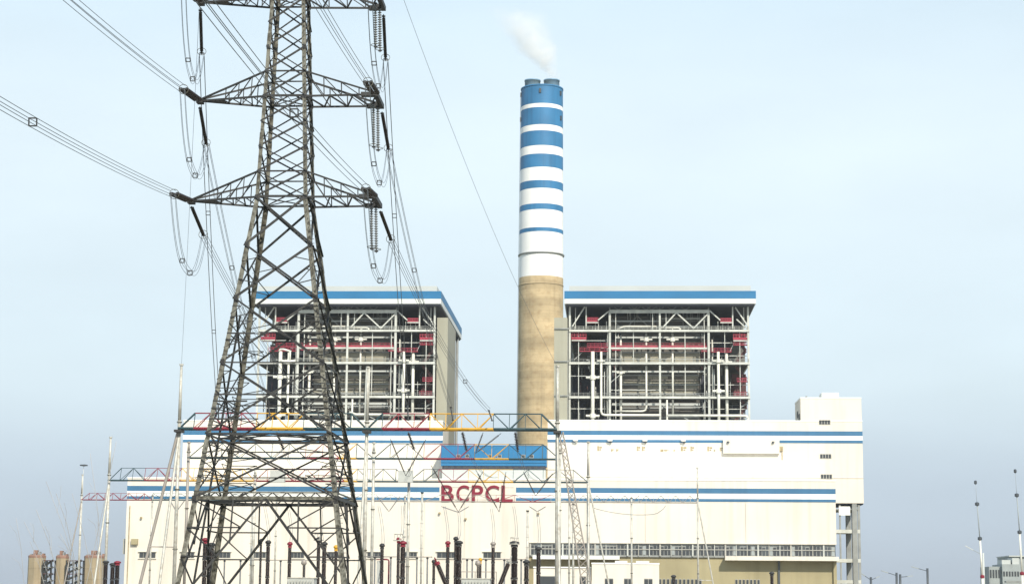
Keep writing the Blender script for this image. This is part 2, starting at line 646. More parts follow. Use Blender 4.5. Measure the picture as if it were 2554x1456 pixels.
# roof, all round
rx0, rx1 = P(1408, 735, YB - 4).x, P(1885, 735, YB - 4).x
yf, yb = YB - 4, YB + 84
rz = lambda v: P(1646, v, YB - 4).z
boxobj('roof_white_fascia', rx0, rx1, yf, yb, rz(757), rz(744.5), M['roofgrey'], broot)
roof = boxobj('roof_blue_fascia', rx0 - .05, rx1 + .05, yf - .05, yb + .05, rz(744.5), rz(725.5), M['roofblue'], broot)
boxobj('roof_parapet', rx0 + 1.5, rx1 - 1.5, yf + 1.5, yb - 1.5, rz(725.5), rz(711), M['lightgrey'], broot)
boxobj('roof_soffit', rx0 + .4, rx1 - .4, yf + .4, yb - .4, rz(757) - .5, rz(757) - .01, M['dark'], broot)  # eaves shade painted near-black into the soffit colour
Ztop = rz(757)
cols = [1421, 1521, 1646, 1768, 1867]
lev = {v: bz(v) for v in (777, 825, 868, 906, 991, 1040)}
lev[1040] = bz(1070)
for k, yy in enumerate((YB, YB + 26, YB + 52, YB + 76)):
    for i, v in enumerate(cols):
        if k and i in (1, 2, 3) and k < 3:
            continue
        zt = Ztop if (i in (0, 4) or k) else lev[777]
        bar('column', (bx(v), yy, 0), (bx(v), yy, zt), 0.62 if i not in (1, 3) else 0.72, M['steelwhite'], broot, 'ibeam')
for v in (1520.5, 1646, 1768.5):
    bar('roof_post', (bx(v), YB + 1.0, lev[777]), (bx(v), YB + 1.0, Ztop), .5, M['steelgrey'], broot)
# main beams
bar('girder', (bx(1520), YB - .4, lev[777]), (bx(1770), YB - .4, lev[777]), .5, M['steelwhite'], broot, h=1.1)
for v in (825, 906, 991):
    z = lev[v]
    bar('floor_beam', (bx(1419), YB - .45, z), (bx(1870), YB - .45, z), .5, M['steelwhite'], broot, h=0.72)
    for yy in (YB + 26, YB + 52, YB + 76):
        bar('floor_beam', (bx(1421), yy, z), (bx(1867), yy, z), .5, M['steelgrey'], broot, h=.9)
    for c in (1421, 1867):
        bar('side_beam', (bx(c), YB, z), (bx(c), YB + 76, z), .5, M['steelwhite'], broot, h=.8)
    # floor plates around the furnace, kept solid to shade the side bays
    for a, b, y0, y1 in ((1421, 1519, YB + .6, YB + 60), (1773, 1867, YB + .6, YB + 60), (1522, 1766, YB + .6, YB + 1.9)):
        boxobj('floor_plate', bx(a) + .3, bx(b) - .3, y0, y1, z - .55, z - .3, M['floor'], broot)
    rail = MB()
    for dz in (0.55, 1.1):
        rail.bar((bx(1421), YB - .5, z + .3 + dz), (bx(1867), YB - .5, z + .3 + dz), .09)
    for i in range(40):
        x = bx(1421) + (bx(1867) - bx(1421)) * i / 39
        rail.bar((x, YB - .5, z + .3), (x, YB - .5, z + 1.4), .08)
    rail.build('handrail', M['steelgrey'] if v != 825 else M['steelwhite'], broot)
# red walkway in the middle
z = lev[868]
bar('red_walkway_beam', (bx(1521), YB + .3, z), (bx(1768), YB + .3, z), .45, M['steelwhite'], broot, h=.55)
boxobj('red_walkway_plate', bx(1523), bx(1766), YB + .7, YB + 2.2, z + .1, z + .3, M['redsteel'], broot)
rw = MB()
for i in range(34):
    x = bx(1523) + (bx(1766) - bx(1523)) * i / 33
    rw.bar((x, YB + .8, z + .3), (x, YB + .8, z + 1.7), .07)
for dz in (.7, 1.2, 1.7):
    rw.bar((bx(1523), YB + .8, z + dz), (bx(1766), YB + .8, z + dz), .10)
rw.build('red_railing', M['redsteel'], broot)
boxobj('red_kick_plate', bx(1523), bx(1766), YB + .62, YB + .7, z + .0, z + .95, M['redsteel'], broot)
# truss bracing
zzp = [(1520, 480), (1640, 350), (1800, 495), (1935, 360)]
zzp = [(bx(zx(a)), bz(zy(b))) for a, b in zzp]
for (a, b), (c, d) in zip(zzp, zzp[1:]):
    bar('diagonal_brace', (a, YB - .3, b), (c, YB - .3, d), .42, M['steelwhite'], broot)
zl = [(1040, 380), (1150, 495), (1280, 355), (1420, 490)]
for q in [((670, 480), (790, 290)), ((910, 420), (1012, 335)), ((1950, 330), (2050, 420)), ((2190, 300), (2310, 480)), ((2200, 410), (2300, 500))]:
    (a, b), (c, d) = q
    bar('diagonal_brace', (bx(zx(a)), YB - .2, bz(zy(b))), (bx(zx(c)), YB - .2, bz(zy(d))), .38, M['steelwhite'], broot)
for (a, b), (c, d) in zip(zl, zl[1:]):
    bar('diagonal_brace', (bx(zx(a)), YB + 6, bz(zy(b))), (bx(zx(c)), YB + 6, bz(zy(d))), .35, M['steelgrey'], broot)
for x_, t_, b_ in ((800, 290, 500), (2165, 290, 500)):
    bar('hanger_post', (bx(zx(x_)), YB - .1, bz(zy(b_))), (bx(zx(x_)), YB - .1, Ztop), .42, M['steelwhite'], broot)
# red balconies under the eaves and below the first floor
for a, b, t_, bt in ((808, 912, 395, 432), (2050, 2166, 400, 432), (665, 800, 540, 598), (2170, 2300, 545, 600)):
    X0, X1 = bx(zx(a)), bx(zx(b))
    z0, z1 = bz(zy(bt)), bz(zy(t_))
    boxobj('balcony_floor', X0, X1, YB + .2, YB + 4, z0 - .25, z0, M['redsteel'], broot)
    bal = MB()
    bal.box(X0, X1, YB + .1, YB + .2, z0, z0 + (z1 - z0) * .45)
    for zz_ in (z0 + (z1 - z0) * .75, z1):
        bal.bar((X0, YB + .15, zz_), (X1, YB + .15, zz_), .18)
    for i in range(6):
        x = X0 + (X1 - X0) * i / 5
        bal.bar((x, YB + .15, z0), (x, YB + .15, z1), .15)
    bal.build('balcony_railing', M['redsteel'], broot)
    bar('balcony_beam', (X0, YB, z0 - .3), (X1, YB, z0 - .3), .35, M['steelwhite'], broot)
for x_ in (885, 915, 990, 2030, 2075, 2125):
    bar('hanger_rod', (bx(zx(x_)), YB + 1.5, bz(zy(510))), (bx(zx(x_)), YB + 1.5, bz(zy(425))), .22, M['steelwhite'], broot)
# furnace casing: stacked lagging panels with stiffener bands
def lag(a, b, t_, bt, rows, yy, m, nx=4):
    X0, X1 = bx(zx(a)), bx(zx(b))
    z0, z1 = bz(zy(bt)), bz(zy(t_))
    dzr = (z1 - z0) / rows
    for r in range(rows):
        for c in range(nx):
            xa = X0 + (X1 - X0) * c / nx
            xb = X0 + (X1 - X0) * (c + 1) / nx
            j = random.uniform(-.12, .12)
            boxobj('lagging_panel', xa + .06, xb - .06, yy + j, yy + 1.2, z0 + r * dzr + .08, z0 + (r + 1) * dzr - .08, m if random.random() < .75 else M['furnace2'], broot)
    for r in range(rows + 1):
        z = z0 + r * dzr
        bar('stiffener_band', (X0 - .3, yy - .3, z), (X1 + .3, yy - .3, z), .6, M['steelgrey'] if r % 2 else M['furnace2'], broot, h=.42)


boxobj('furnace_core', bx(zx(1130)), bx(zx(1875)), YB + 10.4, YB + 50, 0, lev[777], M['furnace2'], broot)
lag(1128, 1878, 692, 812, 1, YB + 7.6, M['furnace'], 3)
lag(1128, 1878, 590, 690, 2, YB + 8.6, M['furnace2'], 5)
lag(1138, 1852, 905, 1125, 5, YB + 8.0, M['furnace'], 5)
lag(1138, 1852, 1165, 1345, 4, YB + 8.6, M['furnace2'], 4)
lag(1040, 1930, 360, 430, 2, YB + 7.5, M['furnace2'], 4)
boxobj('header_drum', bx(zx(1075)), bx(zx(1900)), YB + 6.6, YB + 7.4, bz(zy(560)), bz(zy(545)), M['lightgrey'], broot)
boxobj('duct', bx(zx(1090)), bx(zx(1890)), YB + 6, YB + 7.5, bz(zy(465)), bz(zy(445)), M['lightgrey'], broot)
boxobj('duct', bx(zx(1040)), bx(zx(1900)), YB + 5, YB + 6.3, bz(zy(885)), bz(zy(870)), M['lightgrey'], broot)
boxobj('duct', bx(zx(1040)), bx(zx(1860)), YB + 4.6, YB + 6.0, bz(zy(1195)), bz(zy(1175)), M['lightgrey'], broot)
# near-black sheets and boxes paint the shade of the voids, beside side plant
boxobj('rear_shade_wall', bx(1424), bx(1864), YB + 58, YB + 60, 0, Ztop, M['dark'], broot)
boxobj('upper_shade_wall', bx(1424), bx(1864), YB + 26.6, YB + 27.4, lev[825], Ztop, M['dark'], broot)
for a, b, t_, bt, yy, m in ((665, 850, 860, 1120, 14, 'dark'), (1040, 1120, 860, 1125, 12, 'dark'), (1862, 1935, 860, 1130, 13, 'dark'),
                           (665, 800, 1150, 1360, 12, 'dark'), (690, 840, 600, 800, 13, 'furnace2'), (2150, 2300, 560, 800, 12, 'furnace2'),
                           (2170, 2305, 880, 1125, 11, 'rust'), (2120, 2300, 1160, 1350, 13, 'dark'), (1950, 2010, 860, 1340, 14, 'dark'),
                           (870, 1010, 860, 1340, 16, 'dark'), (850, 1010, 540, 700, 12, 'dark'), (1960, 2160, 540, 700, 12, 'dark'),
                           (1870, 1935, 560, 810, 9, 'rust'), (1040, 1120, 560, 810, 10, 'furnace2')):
    boxobj('casing_shade_box', bx(zx(a)), bx(zx(b)), YB + yy, YB + yy + 8 + random.random() * 6, bz(zy(bt)), bz(zy(t_)), M[m], broot)
# main pipes
def pipe(pts, r, m='pipe', yy=2.0, name='steam_pipe'):
    MB().path([(bx(zx(a)), YB + yy, bz(zy(b))) for a, b in pts], r, 12).build(name, M[m], broot, True)


def bend(p0, c, p1, n=5):
    out_ = []
    for i in range(n + 1):
        t = i / n
        out_.append(((1 - t) ** 2 * p0[0] + 2 * t * (1 - t) * c[0] + t * t * p1[0], (1 - t) ** 2 * p0[1] + 2 * t * (1 - t) * c[1] + t * t * p1[1]))
    return out_


pipe([(862, 715), (862, 1480)], .6, yy=-1.3)
pipe([(940, 715)] + bend((940, 1265), (940, 1302), (985, 1302)) + [(1485, 1302)], .38, yy=-1.2)
pipe([(1122, 840), (1122, 1480)], .42, yy=2.4)
pipe([(1122, 550), (1122, 800)], .34, yy=2.4)
pipe([(1360, 500)] + bend((1360, 1215), (1360, 1258), (1310, 1258)) + [(1050, 1258)], .33, yy=1.9)
pipe([(1605, 490), (1605, 1300)], .33, yy=1.9)
pipe([(1548, 1160), (1548, 1480)], .3, yy=-1.1)
pipe([(1090, 497)] + bend((1140, 475), (1150, 470), (1180, 470)) + [(1460, 470)], .28, yy=1.6)
pipe([(1500, 483)] + bend((1650, 483), (1685, 483), (1685, 515)), .28, yy=1.6)
pipe([(1550, 1305)] + bend((2255, 1305), (2295, 1305), (2295, 1340)) + [(2295, 1480)], .42, yy=-1.2)
pipe([(2026, 715), (2026, 1480)], .46, yy=-1.1)
pipe([(2106, 715), (2106, 1480)], .52, yy=1.4)
pipe([(2300, 1180), (2235, 1215), (2225, 1290)], .3, 'steelgrey', 2)
pipe([(990, 580), (990, 1290)], .2, 'pipe', 3)
pipe([(970, 860), (970, 1290)], .16, 'lightgrey', 2)
pipe([(1975, 590), (1975, 1290)], .2, 'pipe', 2)
pipe([(1990, 860), (1990, 1120)], .3, 'lightgrey', 3)
# valves and joints on the pipes
for a, b, s in ((862, 955, 1.0), (862, 1310, 1.0), (2026, 1078, .9), (2106, 800, .85), (1360, 590, .9), (1605, 590, .9), (940, 800, .6), (1122, 900, .6), (2026, 800, .8)):
    v = MB()
    c = Vector((bx(zx(a)), YB - 1.3 if a in (862, 940, 2026) else YB + 1.9, bz(zy(b))))
    v.bar(c + Vector((0, 0, -.7 * s)), c + Vector((0, 0, .7 * s)), 1.9 * s, 1.9 * s, 10)
    v.bar(c + Vector((-2.2 * s, 0, 0)), c + Vector((2.2 * s, 0, 0)), .8 * s, .8 * s, 8)
    v.build('valve', M['pipe'], broot)
for a, b in ((800, 780), (990, 940), (1085, 700), (1950, 1050)):
    pipe([(a, b), (a + 25, b), (a + 25, b + 80)], .22, 'lightgrey', 3)
# crowded small pipework, hangers and stairs in the side bays
rnd = random.Random(3)
for zone in ((665, 1010, 540, 1340), (1950, 2300, 540, 1340), (1045, 1120, 350, 1330), (1870, 1930, 350, 1330)):
    for i in range(26):
        a = rnd.uniform(zone[0], zone[1]); b = rnd.uniform(zone[2], zone[3])
        L = rnd.uniform(40, 190)
        yy = rnd.uniform(2.5, 10)
        mm = rnd.choice(['lightgrey', 'steelgrey', 'steelgrey', 'furnace2', 'steelwhite', 'rust'])
        if rnd.random() < .6:
            pipe([(a, b), (a, min(b + L, zone[3]))], rnd.uniform(.07, .2), mm, yy, 'small_pipe')
        else:
            pipe([(a, b), (min(a + L * .6, zone[1]), b)], rnd.uniform(.07, .18), mm, yy, 'small_pipe')
for i in range(22):
    a = rnd.uniform(1130, 1870)
    pipe([(a, 300 + rnd.uniform(0, 20)), (a, 350 + rnd.uniform(0, 150))], .13, 'steelgrey', rnd.uniform(3, 6), 'hanger_rod')
for a in (1100, 1235, 1265, 1360, 1410, 1485, 1600, 1725):
    p = (bx(zx(a)), YB - .1, bz(zy(322)))
    for s in (-1, 1):
        bar('hanger_brace', p, (p[0] + s * 1.9, YB + .4, bz(zy(285))), .2, M['steelgrey'], broot)
# zig-zag stairs at the outer edge
for s in range(6):
    za, zb = bz(zy(560 + s * 130)), bz(zy(560 + (s + 1) * 130))
    xa, xb = bx(zx(2185)), bx(zx(2290))
    if s % 2:
        xa, xb = xb, xa
    bar('stair_flight', (xa, YB + 3, za), (xb, YB + 3, zb), .25, M['rust'], broot, h=1.0)
for a, b, y_ in ((740, 1015, 700), (1960, 2150, 705), (1040, 1120, 690), (1870, 1930, 700), (2170, 2305, 640), (2170, 2305, 1110), (2200, 2305, 980), (810, 1010, 660)):
    X0_, X1_ = bx(zx(a)), bx(zx(b))
    zr = bz(zy(y_))
    boxobj('red_walkway', X0_, X1_, YB + .3, YB + 2.0, zr - .25, zr, M['redsteel'], broot)
    rl = MB()
    for dz in (.5, 1.0):
        rl.bar((X0_, YB + .35, zr + dz), (X1_, YB + .35, zr + dz), .13)
    for i in range(7):
        x = X0_ + (X1_ - X0_) * i / 6
        rl.bar((x, YB + .35, zr), (x, YB + .35, zr + 1.0), .1)
    rl.build('red_railing', M['redsteel'], broot)
# secondary steel: thin posts, beams and rails between the main frame
for a, t_, bt in ((730, 520, 1360), (1000, 520, 1360), (1075, 345, 1360), (1240, 520, 820), (1420, 345, 520), (1545, 345, 520), (1720, 520, 1130), (1900, 345, 1360), (2090, 520, 720), (2230, 520, 1360), (700, 300, 500), (2270, 300, 500)):
    bar('secondary_post', (bx(zx(a)), YB + .5, bz(zy(bt))), (bx(zx(a)), YB + .5, bz(zy(t_))), .24, M['steelwhite'], broot)
for y_, a, b in ((600, 650, 1020), (705, 740, 1020), (740, 1950, 2310), (620, 1950, 2310), (930, 650, 1020), (1010, 1950, 2310), (1060, 1020, 1480), (1215, 1480, 1940), (1235, 650, 1020), (1235, 1950, 2310), (770, 1020, 1940), (420, 1020, 1480), (395, 1480, 1940)):
    bar('secondary_beam', (bx(zx(a)), YB + 2.2, bz(zy(y_))), (bx(zx(b)), YB + 2.2, bz(zy(y_))), .22, M['steelwhite'] if y_ % 3 else M['lightgrey'], broot)
for (a, b), (c, d) in (((1030, 990), (1120, 915)), ((1850, 1110), (1935, 1180)), ((1500, 1240), (1545, 1170)), ((1710, 1320), (1780, 1355)), ((690, 780), (760, 715)), ((2140, 700), (2190, 600))):
    bar('secondary_brace', (bx(zx(a)), YB + 1.4, bz(zy(b))), (bx(zx(c)), YB + 1.4, bz(zy(d))), .2, M['lightgrey'], broot)
# second boiler house: same build, standing to the left
XOFF = P(1083, 900, YB).x - P(1867, 900, YB).x
b2 = copy_tree(broot)
b2.location = (BX + XOFF, YB, 0)
b2['label'] = 'open steel boiler house with blue edged roof, standing behind the lattice pylon'
# side shafts clad in beige, one against each house, on the chimney side
boxobj('lift_shaft', bx(1383), bx(1415.5), YB - 5, YB + 20, 0, P(1400, 792, YB - 5).z, M['beige'], broot)
ORIG[b2.name] = Vector((BX + XOFF, YB, 0))
boxobj('lift_shaft', P(1089, 900, YB + 2).x, P(1116, 900, YB + 2).x, YB + 2, YB + 34, 0, P(1100, 792, YB + 2).z, M['beige'], b2)
for v in (825, 906, 991):
    bar('shaft_walkway', (bx(1383), YB - 5.4, bz(v)), (bx(1421), YB - 5.4, bz(v)), .3, M['steelgrey'], broot)
bar('lift_rail', (bx(1416), YB - .6, 0), (bx(1416), YB - .6, bz(825)), .3, M['steelgrey'], broot)
sp = P(1391, 1000, YB - 12)
MB().path([(sp.x, sp.y, 0), (sp.x, sp.y, P(1391, 915, YB - 12).z)], .7, 12).build('vent_stack', M['beige'], broot, True)
# fittings only the second house has
fx2 = lambda x: P(561.2 + x / 3.5923, 900, YB).x
fz2 = lambda y: P(865, 685.9 + y / 3.5923, YB).z
for pts, r in (([(490, 690), (500, 670), (530, 670), (600, 690)], .3), ([(505, 770), (560, 790), (640, 775)], .55), ([(1290, 830), (1280, 1380)], .75), ([(1130, 1230), (1190, 1250), (1470, 1250)], .35),
               ([(1500, 1245), (1790, 1245), (1815, 1265), (1815, 1330)], .5), ([(590, 690), (590, 770)], .3)):
    MB().path([(fx2(a), YB - 1.8, fz2(b)) for a, b in pts], r, 10).build('steam_pipe', M['pipe'], b2, True)
dp = P(1131, 900, YB + 60)
MB().path([(dp.x, YB + 76, 0), (dp.x, YB + 76, P(1131, 842, YB + 76).z)], .5, 8).build('downpipe', M['steelgrey'], b2, True)


# ================================================================== bunker blocks behind the turbine hall
YU = 600.0


def ux(v):
    return P(v, 1090, YU).x


def uz(v, ref=1600):
    return P(ref, v, YU).z


def bands(root, x0, x1, yf_, zs, names=('blue_stripe', 'white_stripe', 'thin_blue_stripe')):
    for i, (nm, m, z0, z1) in enumerate(zs):
        boxobj(nm, x0, x1, yf_ - .10, yf_ + .02, z0, z1, m, root)


def panel_seams(root, x0, x1, yf_, z0, z1, step, m):
    n = int((x1 - x0) / step)
    for i in range(1, n):
        x = x0 + (x1 - x0) * i / n
        boxobj('panel_seam', x - .04, x + .04, yf_ - .05, yf_, z0, z1, m, root)


def bunker(v0, v1, ref, label):
    x0, x1 = ux(v0), ux(v1)
    c = (0.5 * (x0 + x1), YU, 0)
    root = thing('bunker_block', label, 'building', c, 'cream bunker blocks')
    zt = uz(1050, ref)
    zb = P(2100, 1254, YU).z if v0 > 1200 else 0
    boxobj('wall', x0, x1, YU, YU + 22, zb, zt, M['cream'], root)
    boxobj('parapet_cap', x0 - .1, x1 + .1, YU - .12, YU + 22.1, zt, zt + .35, M['white'], root)
    bands(root, x0 - .05, x1 + .05, YU, [('blue_stripe', M['blue'], uz(1085.5, ref), uz(1074, ref)), ('white_stripe', M['white'], uz(1096.5, ref), uz(1085.5, ref)),
                                         ('thin_blue_stripe', M['blue'], uz(1103.5, ref), uz(1096.5, ref))])
    boxobj('ledge', x0, x1, YU - .15, YU, uz(1190.5, ref), uz(1189, ref), M['cream'], root)
    return root


ub1 = bunker(457, 1104, 800, 'cream block with blue stripes in front of the boiler house behind the pylon')
ub2 = bunker(1366, 2151, 1750, 'cream block with blue stripes and a stair tower on its end, right of chimney')
# stair tower on the right end
tx0, tx1 = ux(1998), ux(2150)
tz0, tz1 = uz(1049, 2070), P(2070, 993, YU).z
boxobj('stair_tower', tx0, tx1, YU + .02, YU + 18, uz(1050, 1750) + .36, tz1, M['cream'], ub2)
boxobj('tower_cap', tx0 - .1, tx1 + .1, YU - .1, YU + 18.1, tz1, tz1 + .3, M['white'], ub2)
boxobj('penthouse', ux(2055), ux(2098), YU + 4, YU + 12, tz1 + .3, P(2070, 979, YU + 4).z, M['white'], ub2)
for k, v in enumerate((1052.5, 1137, 1187.5)):
    w = boxobj('window', ux(2043 + k), ux(2072 + k), YU - .12, YU + .05, P(2060, v + 6, YU).z, P(2060, v - 5.5, YU).z, M['frame'], ub2)
    for i in range(4):
        a = ux(2044 + k + i * 7); b = ux(2044 + k + i * 7 + 5.4)
        boxobj('pane', a, b, YU - .16, YU - .11, P(2060, v + 5, YU).z, P(2060, v - 4.5, YU).z, M['glass'], w)
MB().bar((ux(2017), YU + 5, tz1), (ux(2017), YU + 5, tz1 + 1.2), .6, .6, 8).build('roof_vent', M['steelgrey'], ub2)
boxobj('louvre', ux(1998) - .15, ux(1998), YU + 3, YU + 6, tz1 - 6.5, tz1 - 4.5, M['lamp'], ub2)
boxobj('louvre', ux(1998) - .15, ux(1998), YU + 8, YU + 11, tz1 - 5.2, tz1 - 3.2, M['lamp'], ub2)
# white plate box and lamps on the wall, with faded marks of old lettering
boxobj('cover_box', ux(1803), ux(1943), YU - 1.2, YU - .11, uz(1130), uz(1095.5), M['cream'], ub2)
for v in (1437, 1523, 1610, 1706, 1815, 1927):
    z = uz(1105)
    MB().lathe([(.1, 0), (.42, .1), (.42, .5), (.1, .6)], (ux(v), YU - (.5 if v < 1800 else 1.6), z), 8).build('wall_lamp', M['lamp'] if v != 1437 else M['frame'], ub2)
    if v < 1800:
        MB().lathe([(.05, 0), (.8, .15), (.8, .7), (.05, .9)], (ux(v) - .25, YU - .6, z + .5), 10).build('lamp_hood', M['white'], ub2)
for a, b, s in ((1490, 1501, 1), (1524, 1531, .4), (1537, 1543, .4), (1588, 1597, 1), (1601, 1609, 1), (1647, 1668, .35), (1680, 1684, .3), (1698, 1712, 1), (1722, 1731, 1), (1764, 1776, 1), (1780, 1784, .4), (1795, 1802, .8)):
    h = uz(1112) - uz(1125)
    z0 = uz(1121.5 + (0 if s > .5 else 1.5))
    mk = MB()
    x0, x1 = ux(a), ux(b)
    mk.box(x0, x0 + (x1 - x0) * .35, YU - .05, YU, z0 - h * .2, z0 + h * s * .7)
    mk.box(x0 + (x1 - x0) * .42, x1, YU - .05, YU, z0 + h * s * .3, z0 + h * s * .6)
    mk.box(x0 + (x1 - x0) * .45, x1 - (x1 - x0) * .2, YU - .05, YU, z0 - h * .1, z0 + h * s * .15)
    mk.build('faded_letter', M['mark'], ub2)
MB().bar((ux(1947), YU - .3, uz(1123)), (ux(1947), YU - .3, uz(1112)), 1.2, .5).build('wall_lamp', M['mark'], ub2)
MB().bar((ux(1950), YU - .08, uz(1145)), (ux(1950), YU - .08, uz(1112)), .25, .12).build('drainpipe', M['mark'], ub2)
# parapet upstand on the left block's right end
# steel trestle carrying the overhanging end
tr_x = [ux(2092), ux(2128), ux(2139)]
zt_ = P(2100, 1254, YU).z
for i, x in enumerate(tr_x):
    for yy in (YU + 1, YU + 17):
        bar('trestle_column', (x, yy, 0), (x, yy, zt_), (.5, 1.5, .7)[i], M['steelgrey'], ub2, 'ibeam')
for v in (1269, 1324, 1397, 1450):
    z = P(2110, v, YU).z
    bar('trestle_beam', (ux(2080), YU + .8, z), (ux(2141), YU + .8, z), .4, M['steelgrey'] if v == 1269 else M['steelwhite'], ub2, h=.4 if v == 1269 else 1.1)
    boxobj('landing', ux(2084), ux(2140), YU + 1.5, YU + 17, z - .3, z, M['steelgrey'], ub2)
boxobj('sign_plate', ux(2089), ux(2117), YU + .3, YU + .5, P(2110, 1284, YU).z, P(2110, 1262, YU).z, M['white'], ub2)
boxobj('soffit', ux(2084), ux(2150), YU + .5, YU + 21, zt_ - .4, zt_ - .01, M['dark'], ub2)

# ================================================================== turbine hall (long low front block)
YT = 560.0


def tx(v):
    return P(v, 1240, YT).x


def tz(v, ref=1200):
    return P(ref, v, YT).z


X0, X1 = tx(317), tx(2084)
hall = thing('turbine_hall', 'long low cream turbine hall with blue stripes behind the switchyard', 'building', (0.5 * (X0 + X1), YT, 0))
zt = tz(1195, 1000)
zwin0, zwin1 = P(1700, 1386, YT).z, P(1700, 1355, YT).z
xs = tx(1320)
boxobj('wall', X0, X1, YT, YU - .5, zwin1, zt, M['cream'], hall)
boxobj('wall', X0, xs, YT, YU - .5, 0, zwin1, M['cream'], hall)
boxobj('parapet_cap', X0 - .1, X1 + .1, YT - .15, YU - .45, zt, zt + .35, M['white'], hall)
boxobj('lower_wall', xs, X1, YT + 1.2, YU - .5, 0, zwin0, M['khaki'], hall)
boxobj('window_recess', xs + .01, X1 - .4, YT + .6, YT + 1.5, zwin0 - .3, zwin1, M['steelgrey'], hall)
SX0, SX1 = tx(1096), tx(1287)
for a, b in ((X0 - .05, SX0), (SX1, X1 + .05)):
    ref = 1200
    bands(hall, a, b, YT, [('blue_stripe', M['blue'], tz(1227.5), tz(1214.5)), ('white_stripe', M['white'], tz(1240.5), tz(1227.5)), ('thin_blue_stripe', M['blue'], tz(1247.5), tz(1240.5))])
# ribbon window: mullions and panes
n = 84
for i in range(n):
    a = xs + .4 + (X1 - xs - .9) * i / n
    b = xs + .4 + (X1 - xs - .9) * (i + 1) / n
    rr = random.random()
    w = boxobj('window_pane', a + .22, b - .04, YT + .45 + random.uniform(-.03, .03), YT + .62, zwin0 + .35, zwin1 - random.choice((.55, .7, .9)), M['glass'] if rr < .6 else (M['lamp'] if rr < .9 else M['farwall']), hall)
    if i % 3 == 0:
        bar('mullion', (a, YT + .4, zwin0), (a, YT + .4, zwin1), .2 if i % 9 else .45, M['steelwhite'] if i % 2 else M['frame'], hall)
bar('transom', (xs, YT + .38, zwin0 + 1.9), (X1 - .4, YT + .38, zwin0 + 1.9), .22, M['frame'], hall)
boxobj('lintel', xs, X1, YT - .12, YT + .3, zwin1, zwin1 + .4, M['cream'], hall)
zc1, zc0 = P(1950, 1387, YT).z, P(1950, 1397.5, YT).z
boxobj('canopy', tx(1806), X1 + .3, YT - 2.5, YT + 1.2, zc0, zc1, M['cream'], hall)
boxobj('canopy', tx(1330), tx(1545), YT - 2.0, YT + 1.2, P(1440, 1394, YT).z, P(1440, 1385, YT).z, M['white'], hall)
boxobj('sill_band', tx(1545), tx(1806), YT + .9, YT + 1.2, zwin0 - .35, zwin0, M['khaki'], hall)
bar('downpipe', (tx(1941), YT + .9, 0), (tx(1941), YT + .9, zc0), .55, M['lamp'], hall)
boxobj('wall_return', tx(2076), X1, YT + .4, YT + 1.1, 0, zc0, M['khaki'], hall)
zl0, zl1 = P(1800, 1470, YT).z, P(1800, 1443, YT).z
for a0, a1, k in ((1642, 1752, 11), (1832, 1896, 7)):
    for i in range(k):
        a = tx(a0 + (a1 - a0) * i / k)
        b = tx(a0 + (a1 - a0) * (i + .72) / k)
        w = boxobj('window', a, b, YT + 1.05, YT + 1.25, zl0, zl1, M['frame'], hall)
        boxobj('pane', a + .1, b - .1, YT + .98, YT + 1.06, zl0 + .1, zl1 - .15, M['glass'], w)
# slit windows on the left part
for a, b in ((352, 394), (455, 490), (541, 580), (632, 668), (727, 763), (820, 852), (918, 956), (1008, 1043), (1091, 1140), (1206, 1251)):
    za, zb = P(a, 1391, YT).z, P(a, 1375.5, YT).z
    xa, xb = tx(a), tx(b)
    w = boxobj('window', xa, xb, YT - .06, YT + .2, za, zb, M['frame'], hall)
    for i in range(4):
        p0 = xa + .15 + (xb - xa - .3) * i / 4
        p1 = xa + .15 + (xb - xa - .3) * (i + 1) / 4
        boxobj('pane', p0 + .05, p1 - .05, YT - .1, YT - .05, za + .15, zb - .12, M['glass'], w)
    boxobj('sill', xa - .2, xb + .2, YT - .35, YT - .001, za - .2, za - .01, M['cream'], w)
    boxobj('drip_hood', xa - .2, xb + .2, YT - .5, YT - .001, zb + .01, zb + .2, M['cream'], w)
# small wall fittings
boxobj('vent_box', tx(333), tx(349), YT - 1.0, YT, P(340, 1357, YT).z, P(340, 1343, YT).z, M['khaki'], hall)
boxobj('side_cabin', X0 - 1.2, X0 - .01, YT + 2, YT + 6, P(315, 1380, YT).z, P(315, 1342, YT).z, M['frame'], hall)
for v, y_ in ((1097, 1282), (1162, 1296), (355, 1293), (1343, 1283)):
    MB().lathe([(.1, 0), (.35, .1), (.35, .5), (.1, .6)], (tx(v), YT - .5, P(v, y_, YT).z), 8).build('wall_lamp', M['mark'], hall)
bar('downpipe', (X0 + 1, YT - .2, 0), (X0 + 1, YT - .2, tz(1260, 320)), .2, M['mark'], hall)
for v in (440, 690, 1060, 1160, 1610, 1860):
    bar('downpipe', (tx(v), YT - .12, zwin1 + .5 if v > 1320 else 0), (tx(v), YT - .12, tz(1250)), .14, M['cream'], hall)

